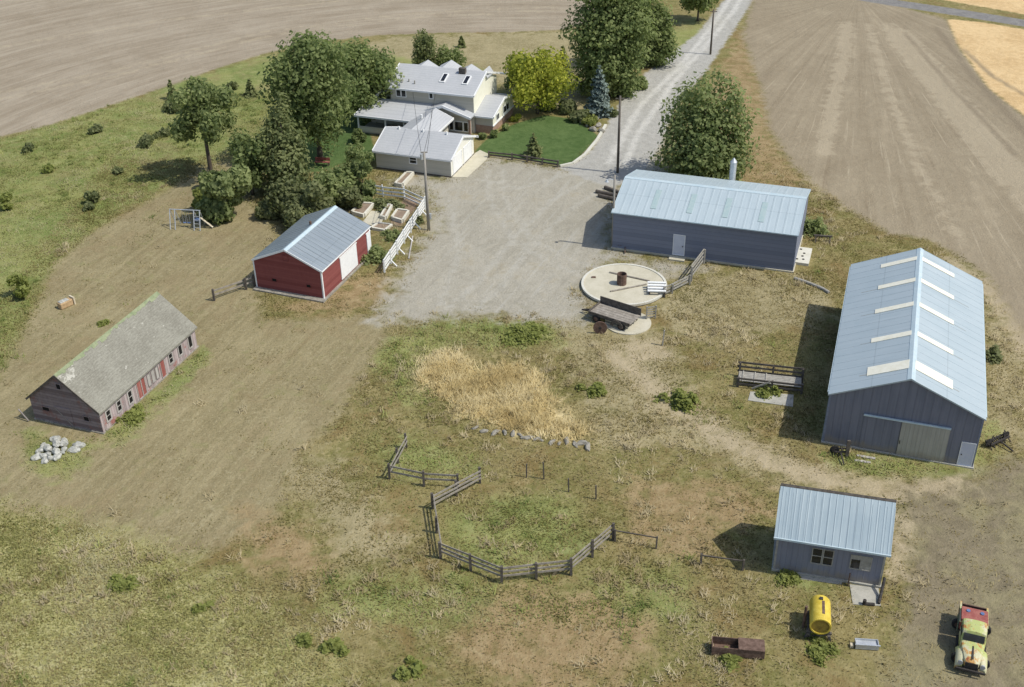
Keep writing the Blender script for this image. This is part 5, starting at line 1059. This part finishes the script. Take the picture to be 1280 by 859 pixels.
for base, top, w, m, l in [((219, 138), 123, 40, 'green', 'low wide bush below the lone small pine'), ((184, 181), 169, 32, 'green', 'dark low bush on the middle of the green slope'), ((205, 172), 161, 26, 'grey', 'pale bush right of the dark low one on the slope'),
        ((121, 166), 157, 20, 'green', 'small bush near the ploughed field edge at left'), ((34, 191), 180, 20, 'green', 'bush at the far left of the green slope'), ((118, 254), 236, 24, 'grey', 'round grey bush on the lower green slope'),
        ((110, 262), 252, 18, 'green', 'little bush just below the round grey one'), ((292, 112), 100, 18, 'green', 'bush beside the small pine near the field edge'), ((8, 262), 240, 26, 'lime', 'pale bush cut by the left photo edge'),
        ((25, 372), 345, 34, 'lime', 'leafy weed clump near the left photo edge above the barn'), ((62, 214), 205, 22, 'lime', 'low pale bush in the left part of the slope'), ((150, 216), 208, 20, 'grey', 'low tuft in the middle of the slope')]:
    bush('slope_bush', l, base, top, w, {'green': 'grey'}.get(m, m), g3, dens=.6, leaf=.26)
g4 = 'weeds and bushes of the pasture'
for base, top, w, m, l in [((850, 502), 469, 36, 'lime', 'round green bush on the pale track left of the cattle rack'), ((744, 488), 472, 26, 'lime', 'bright weed clump right of the golden grass'), ((1243, 446), 424, 24, 'grey', 'scrubby bush right of the big shed'),
        ((1016, 291), 250, 34, 'green', 'leafy bush at the long shed right end'), ((652, 420), 406, 50, 'lime', 'bright green weeds where the gravel ends'), ((815, 222), 208, 13, 'green', 'small dark plant left of the wide poplar'),
        ((153, 730), 719, 30, 'lime', 'green weed patch at the left of the foreground slope'), ((380, 799), 789, 20, 'lime', 'left one of two small green weeds low in the pasture'), ((419, 808), 796, 24, 'lime', 'right one of two small green weeds low in the pasture'),
        ((513, 840), 822, 24, 'lime', 'bright weed at the bottom of the photo'), ((249, 761), 752, 18, 'lime', 'small weed in the middle of the foreground slope'), ((492, 296), 276, 26, 'green', 'garden plants between bed and white fence'), ((470, 322), 296, 36, 'green', 'garden plants by the red barn right end'),
        ((485, 258), 240, 34, 'grey', 'bushy plants at the back of the garden'), ((456, 252), 240, 22, 'green', 'garden plants beside the first raised bed'), ((522, 278), 262, 16, 'grey', 'brown weeds under the leaning pole'), ((985, 722), 710, 30, 'lime', 'green weeds along the small shed front'),
        ((957, 490), 474, 30, 'lime', 'weeds growing through the cattle rack'), ((911, 826), 810, 26, 'lime', 'weeds in front of the rusty trough'), ((1028, 812), 803, 34, 'lime', 'pale weeds before the yellow tank'),  
        ((166, 524), 512, 30, 'lime', 'green weeds at the old barn near corner'), ((128, 405), 398, 14, 'lime', 'weed tuft alone above the old barn')]:
    weed('weed_clump', l, base, top, w*1.15, m, g4)

# ------------------------------------------------------------------ grass: uncountable, three kinds of stuff
FOOT = []
PADS = [[(562, 222), (592, 193), (600, 188), (611, 193), (608, 200), (584, 222)], [(452, 280), (464, 264), (484, 266), (474, 284)], [(938, 490), (992, 494), (991, 509), (935, 501)], [(1062, 731), (1098, 736), (1101, 758), (1066, 756)], [(985, 716), (1052, 725), (1052, 731), (984, 722)], [(920, 484), (1004, 492), (1004, 478), (922, 468)], [(990, 306), (1016, 310), (1016, 338), (988, 334)]]
for (x, y, yaw, Ln, Wd) in [(28.441, 67.24, 1.236, 20.8, 10.7), (11.911, 106.5, -.333, 17.8, 10.2), (17.308, 57.05, -.269, 6.7, 3.74), (-20.8, 93.7, 1.204, 9.9, 7.2), (-35.02, 72.98, 1.226, 13.36, 6.44), (GX, GY, GYAW, 9.3, 7.2)]: FOOT.append((x, y, yaw, Ln, Wd))
def grass(name, label, mat, cnt, box, wt, h0, h1, pal, blades=5, width=.07, spread=.22):
    x = rng.uniform(box[0], box[1], cnt); y = rng.uniform(box[2], box[3], cnt); keep = rng.random(cnt) < wt(x, y)
    for (fx, fy, yaw, Ln, Wd) in FOOT:
        u = (x-fx)*math.cos(yaw)+(y-fy)*math.sin(yaw); v = -(x-fx)*math.sin(yaw)+(y-fy)*math.cos(yaw); keep &= ~((u > -.4) & (u < Ln+.3) & (np.abs(v) < Wd/2+.4))
    for pl in PADS:
        q = np.array([[*P(*p)[:2]] for p in pl]); keep &= sd_poly(x, y, q) < -.15
    for (c, r) in ((P(780, 358), R1+.3), (P(785, 404), 2.7)): keep &= np.hypot(x-c.x, y-c.y) > r
    x, y = x[keep], y[keep]; k = len(x); big = vnoise(x, y, .18, 4); pch = vnoise(x+50, y-20, .6, 3)
    t = np.clip((big-.5)*1.9+(pch-.5)*1.4+.5+rng.normal(0, .12, k), 0, 1); pal = np.array(pal); ii = t*(len(pal)-1); lo_ = np.minimum(ii.astype(int), len(pal)-2); fr = (ii-lo_)[:, None]
    col = pal[lo_]*(1-fr)+pal[lo_+1]*fr; col = col*rng.uniform(.8, 1.2, (k, 1))
    H = rng.uniform(h0, h1, k)*(.6+.8*pch); bx = np.repeat(x, blades)+rng.normal(0, spread, k*blades); by = np.repeat(y, blades)+rng.normal(0, spread, k*blades); hh = np.repeat(H, blades)*rng.uniform(.6, 1.2, k*blades)
    a = rng.uniform(0, 2*PI, k*blades); lean = hh*rng.uniform(.4, 1.3, k*blades); la = rng.uniform(0, 2*PI, k*blades); a = la-PI/2; w = width*rng.uniform(.5, 1.3, k*blades)
    v = np.stack([np.stack([bx-np.cos(a)*w, by-np.sin(a)*w, np.full(k*blades, -.01)], 1), np.stack([bx+np.cos(a)*w, by+np.sin(a)*w, np.full(k*blades, -.01)], 1), np.stack([bx+np.cos(la)*lean, by+np.sin(la)*lean, hh], 1)], 1).reshape(-1, 3)
    o = raw(name, v, k*blades, 3, np.repeat(col, blades*3, axis=0), mat, None, np.tile(np.array([.12, -.05, .99]), (k*blades*3, 1))); return tag(o, label, 'grass', None, 'stuff')
n = N('grass_blade', .9, .05); c = n.attr('tint')['Color']; n.l.new(c, n.b.inputs['Base Color']); tb = n.new('BsdfTranslucent', {0: c}); ms = n.new('MixShader', [.35, n.b.outputs[0], tb.outputs[0]]); n.l.new(ms.outputs[0], n.n['Material Output'].inputs[0]); GB = n.m
def open_w(x, y):
    w = np.ones(x.shape)
    for k in ('gravel', 'road', 'field', 'stub', 'wheat', 'asphalt', 'lawn', 'soil'): w *= np.clip(.5-zone(k, x, y)/(3.2 if k == 'gravel' else .8), 0, 1)
    return w
def w_dry(x, y): return open_w(x, y)*(1-.55*np.clip(zone('rust', x, y)+.5, 0, 1))*(1-.96*np.clip(zone('mow', x, y)+.5, 0, 1))*(1-.9*np.clip(zone('path', x, y)+.5, 0, 1))*(1-.85*np.clip(zone('brown', x, y)/2+.5, 0, 1))*(1-.7*np.clip(zone('gold', x, y)+.5, 0, 1))*np.clip(vnoise(x, y, .35, 3)*2.2-.35, .1, 1)
def w_green(x, y):
    g_ = np.clip(zone('green', x, y)/2+.5, 0, 1)+.12*np.clip(zone('hill', x, y)/2+.5, 0, 1)+.25*np.clip((vnoise(x, y, .12, 3)-.5)*6, 0, 1)
    return open_w(x, y)*np.maximum(np.clip(zone('weedy', x, y)/1.2+.4, 0, 1), np.clip(g_, 0, 1)*(1-.9*np.clip(zone('mow', x, y)+.5, 0, 1))*np.clip(vnoise(x+90, y, .4, 3)*1.6-.1, .3, 1))
def w_hill(x, y): return np.clip(zone('hill', x, y)/4+.5, 0, 1)*np.clip(vnoise(x+9, y+3, .35, 3)*1.5, .35, 1)
def w_gold(x, y): return np.clip(zone('gold', x, y)/2.5+.3, 0, 1)*np.clip(vnoise(x, y, .3, 3)*2.6-.2, .2, 1)
grass('dry_grass', 'dry tan and olive grass covering the pasture', GB, 86000, (-48, 46, 36, 128), w_dry, .06, .19, [(.165, .15, .052), (.225, .19, .076), (.29, .24, .11), (.37, .315, .165)], 8, .045, .3)
grass('green_grass', 'yellow green grass of the slopes and pen', GB, 96000, (-80, 30, 36, 150), w_green, .07, .22, [(.20, .22, .07), (.275, .275, .10), (.345, .33, .14), (.42, .40, .21)], 8, .048, .3)
grass('golden_grass', 'tall golden dry grass in the middle of the pasture', GB, 36000, (-16, 24, 66, 92), w_gold, .28, .62, [(.49, .385, .18), (.63, .52, .27), (.74, .64, .39)], 8, .034)
def w_straw(x, y): return w_dry(x, y)*np.clip((vnoise(x+13, y+40, .16, 3)-.44)*7, .04, 1)
grass('straw_tuft', 'pale bunches of dry straw dotted through the pasture', GB, 7000, (-46, 46, 36, 120), w_straw, .2, .42, [(.34, .28, .15), (.46, .39, .235), (.54, .47, .30)], 22, .04, .2)
def w_leafy(x, y): return w_green(x, y)*np.maximum(np.clip(zone('weedy', x, y)+.3, 0, 1), np.clip((vnoise(x+70, y+10, .2, 3)-.42)*6, .05, 1))
grass('leafy_tuft', 'leafy green and yellow tufts in the rough grass', GB, 9800, (-80, 30, 36, 150), w_leafy, .18, .4, [(.16, .21, .06), (.25, .285, .09), (.36, .37, .14)], 22, .045, .22)
grass('meadow_grass', 'pale yellow green dry grass on the near left slope', GB, 60000, (-60, -4, 34, 72), w_hill, .06, .18, [(.27, .27, .095), (.335, .32, .13), (.40, .375, .18), (.47, .44, .25)], 8, .045, .32)
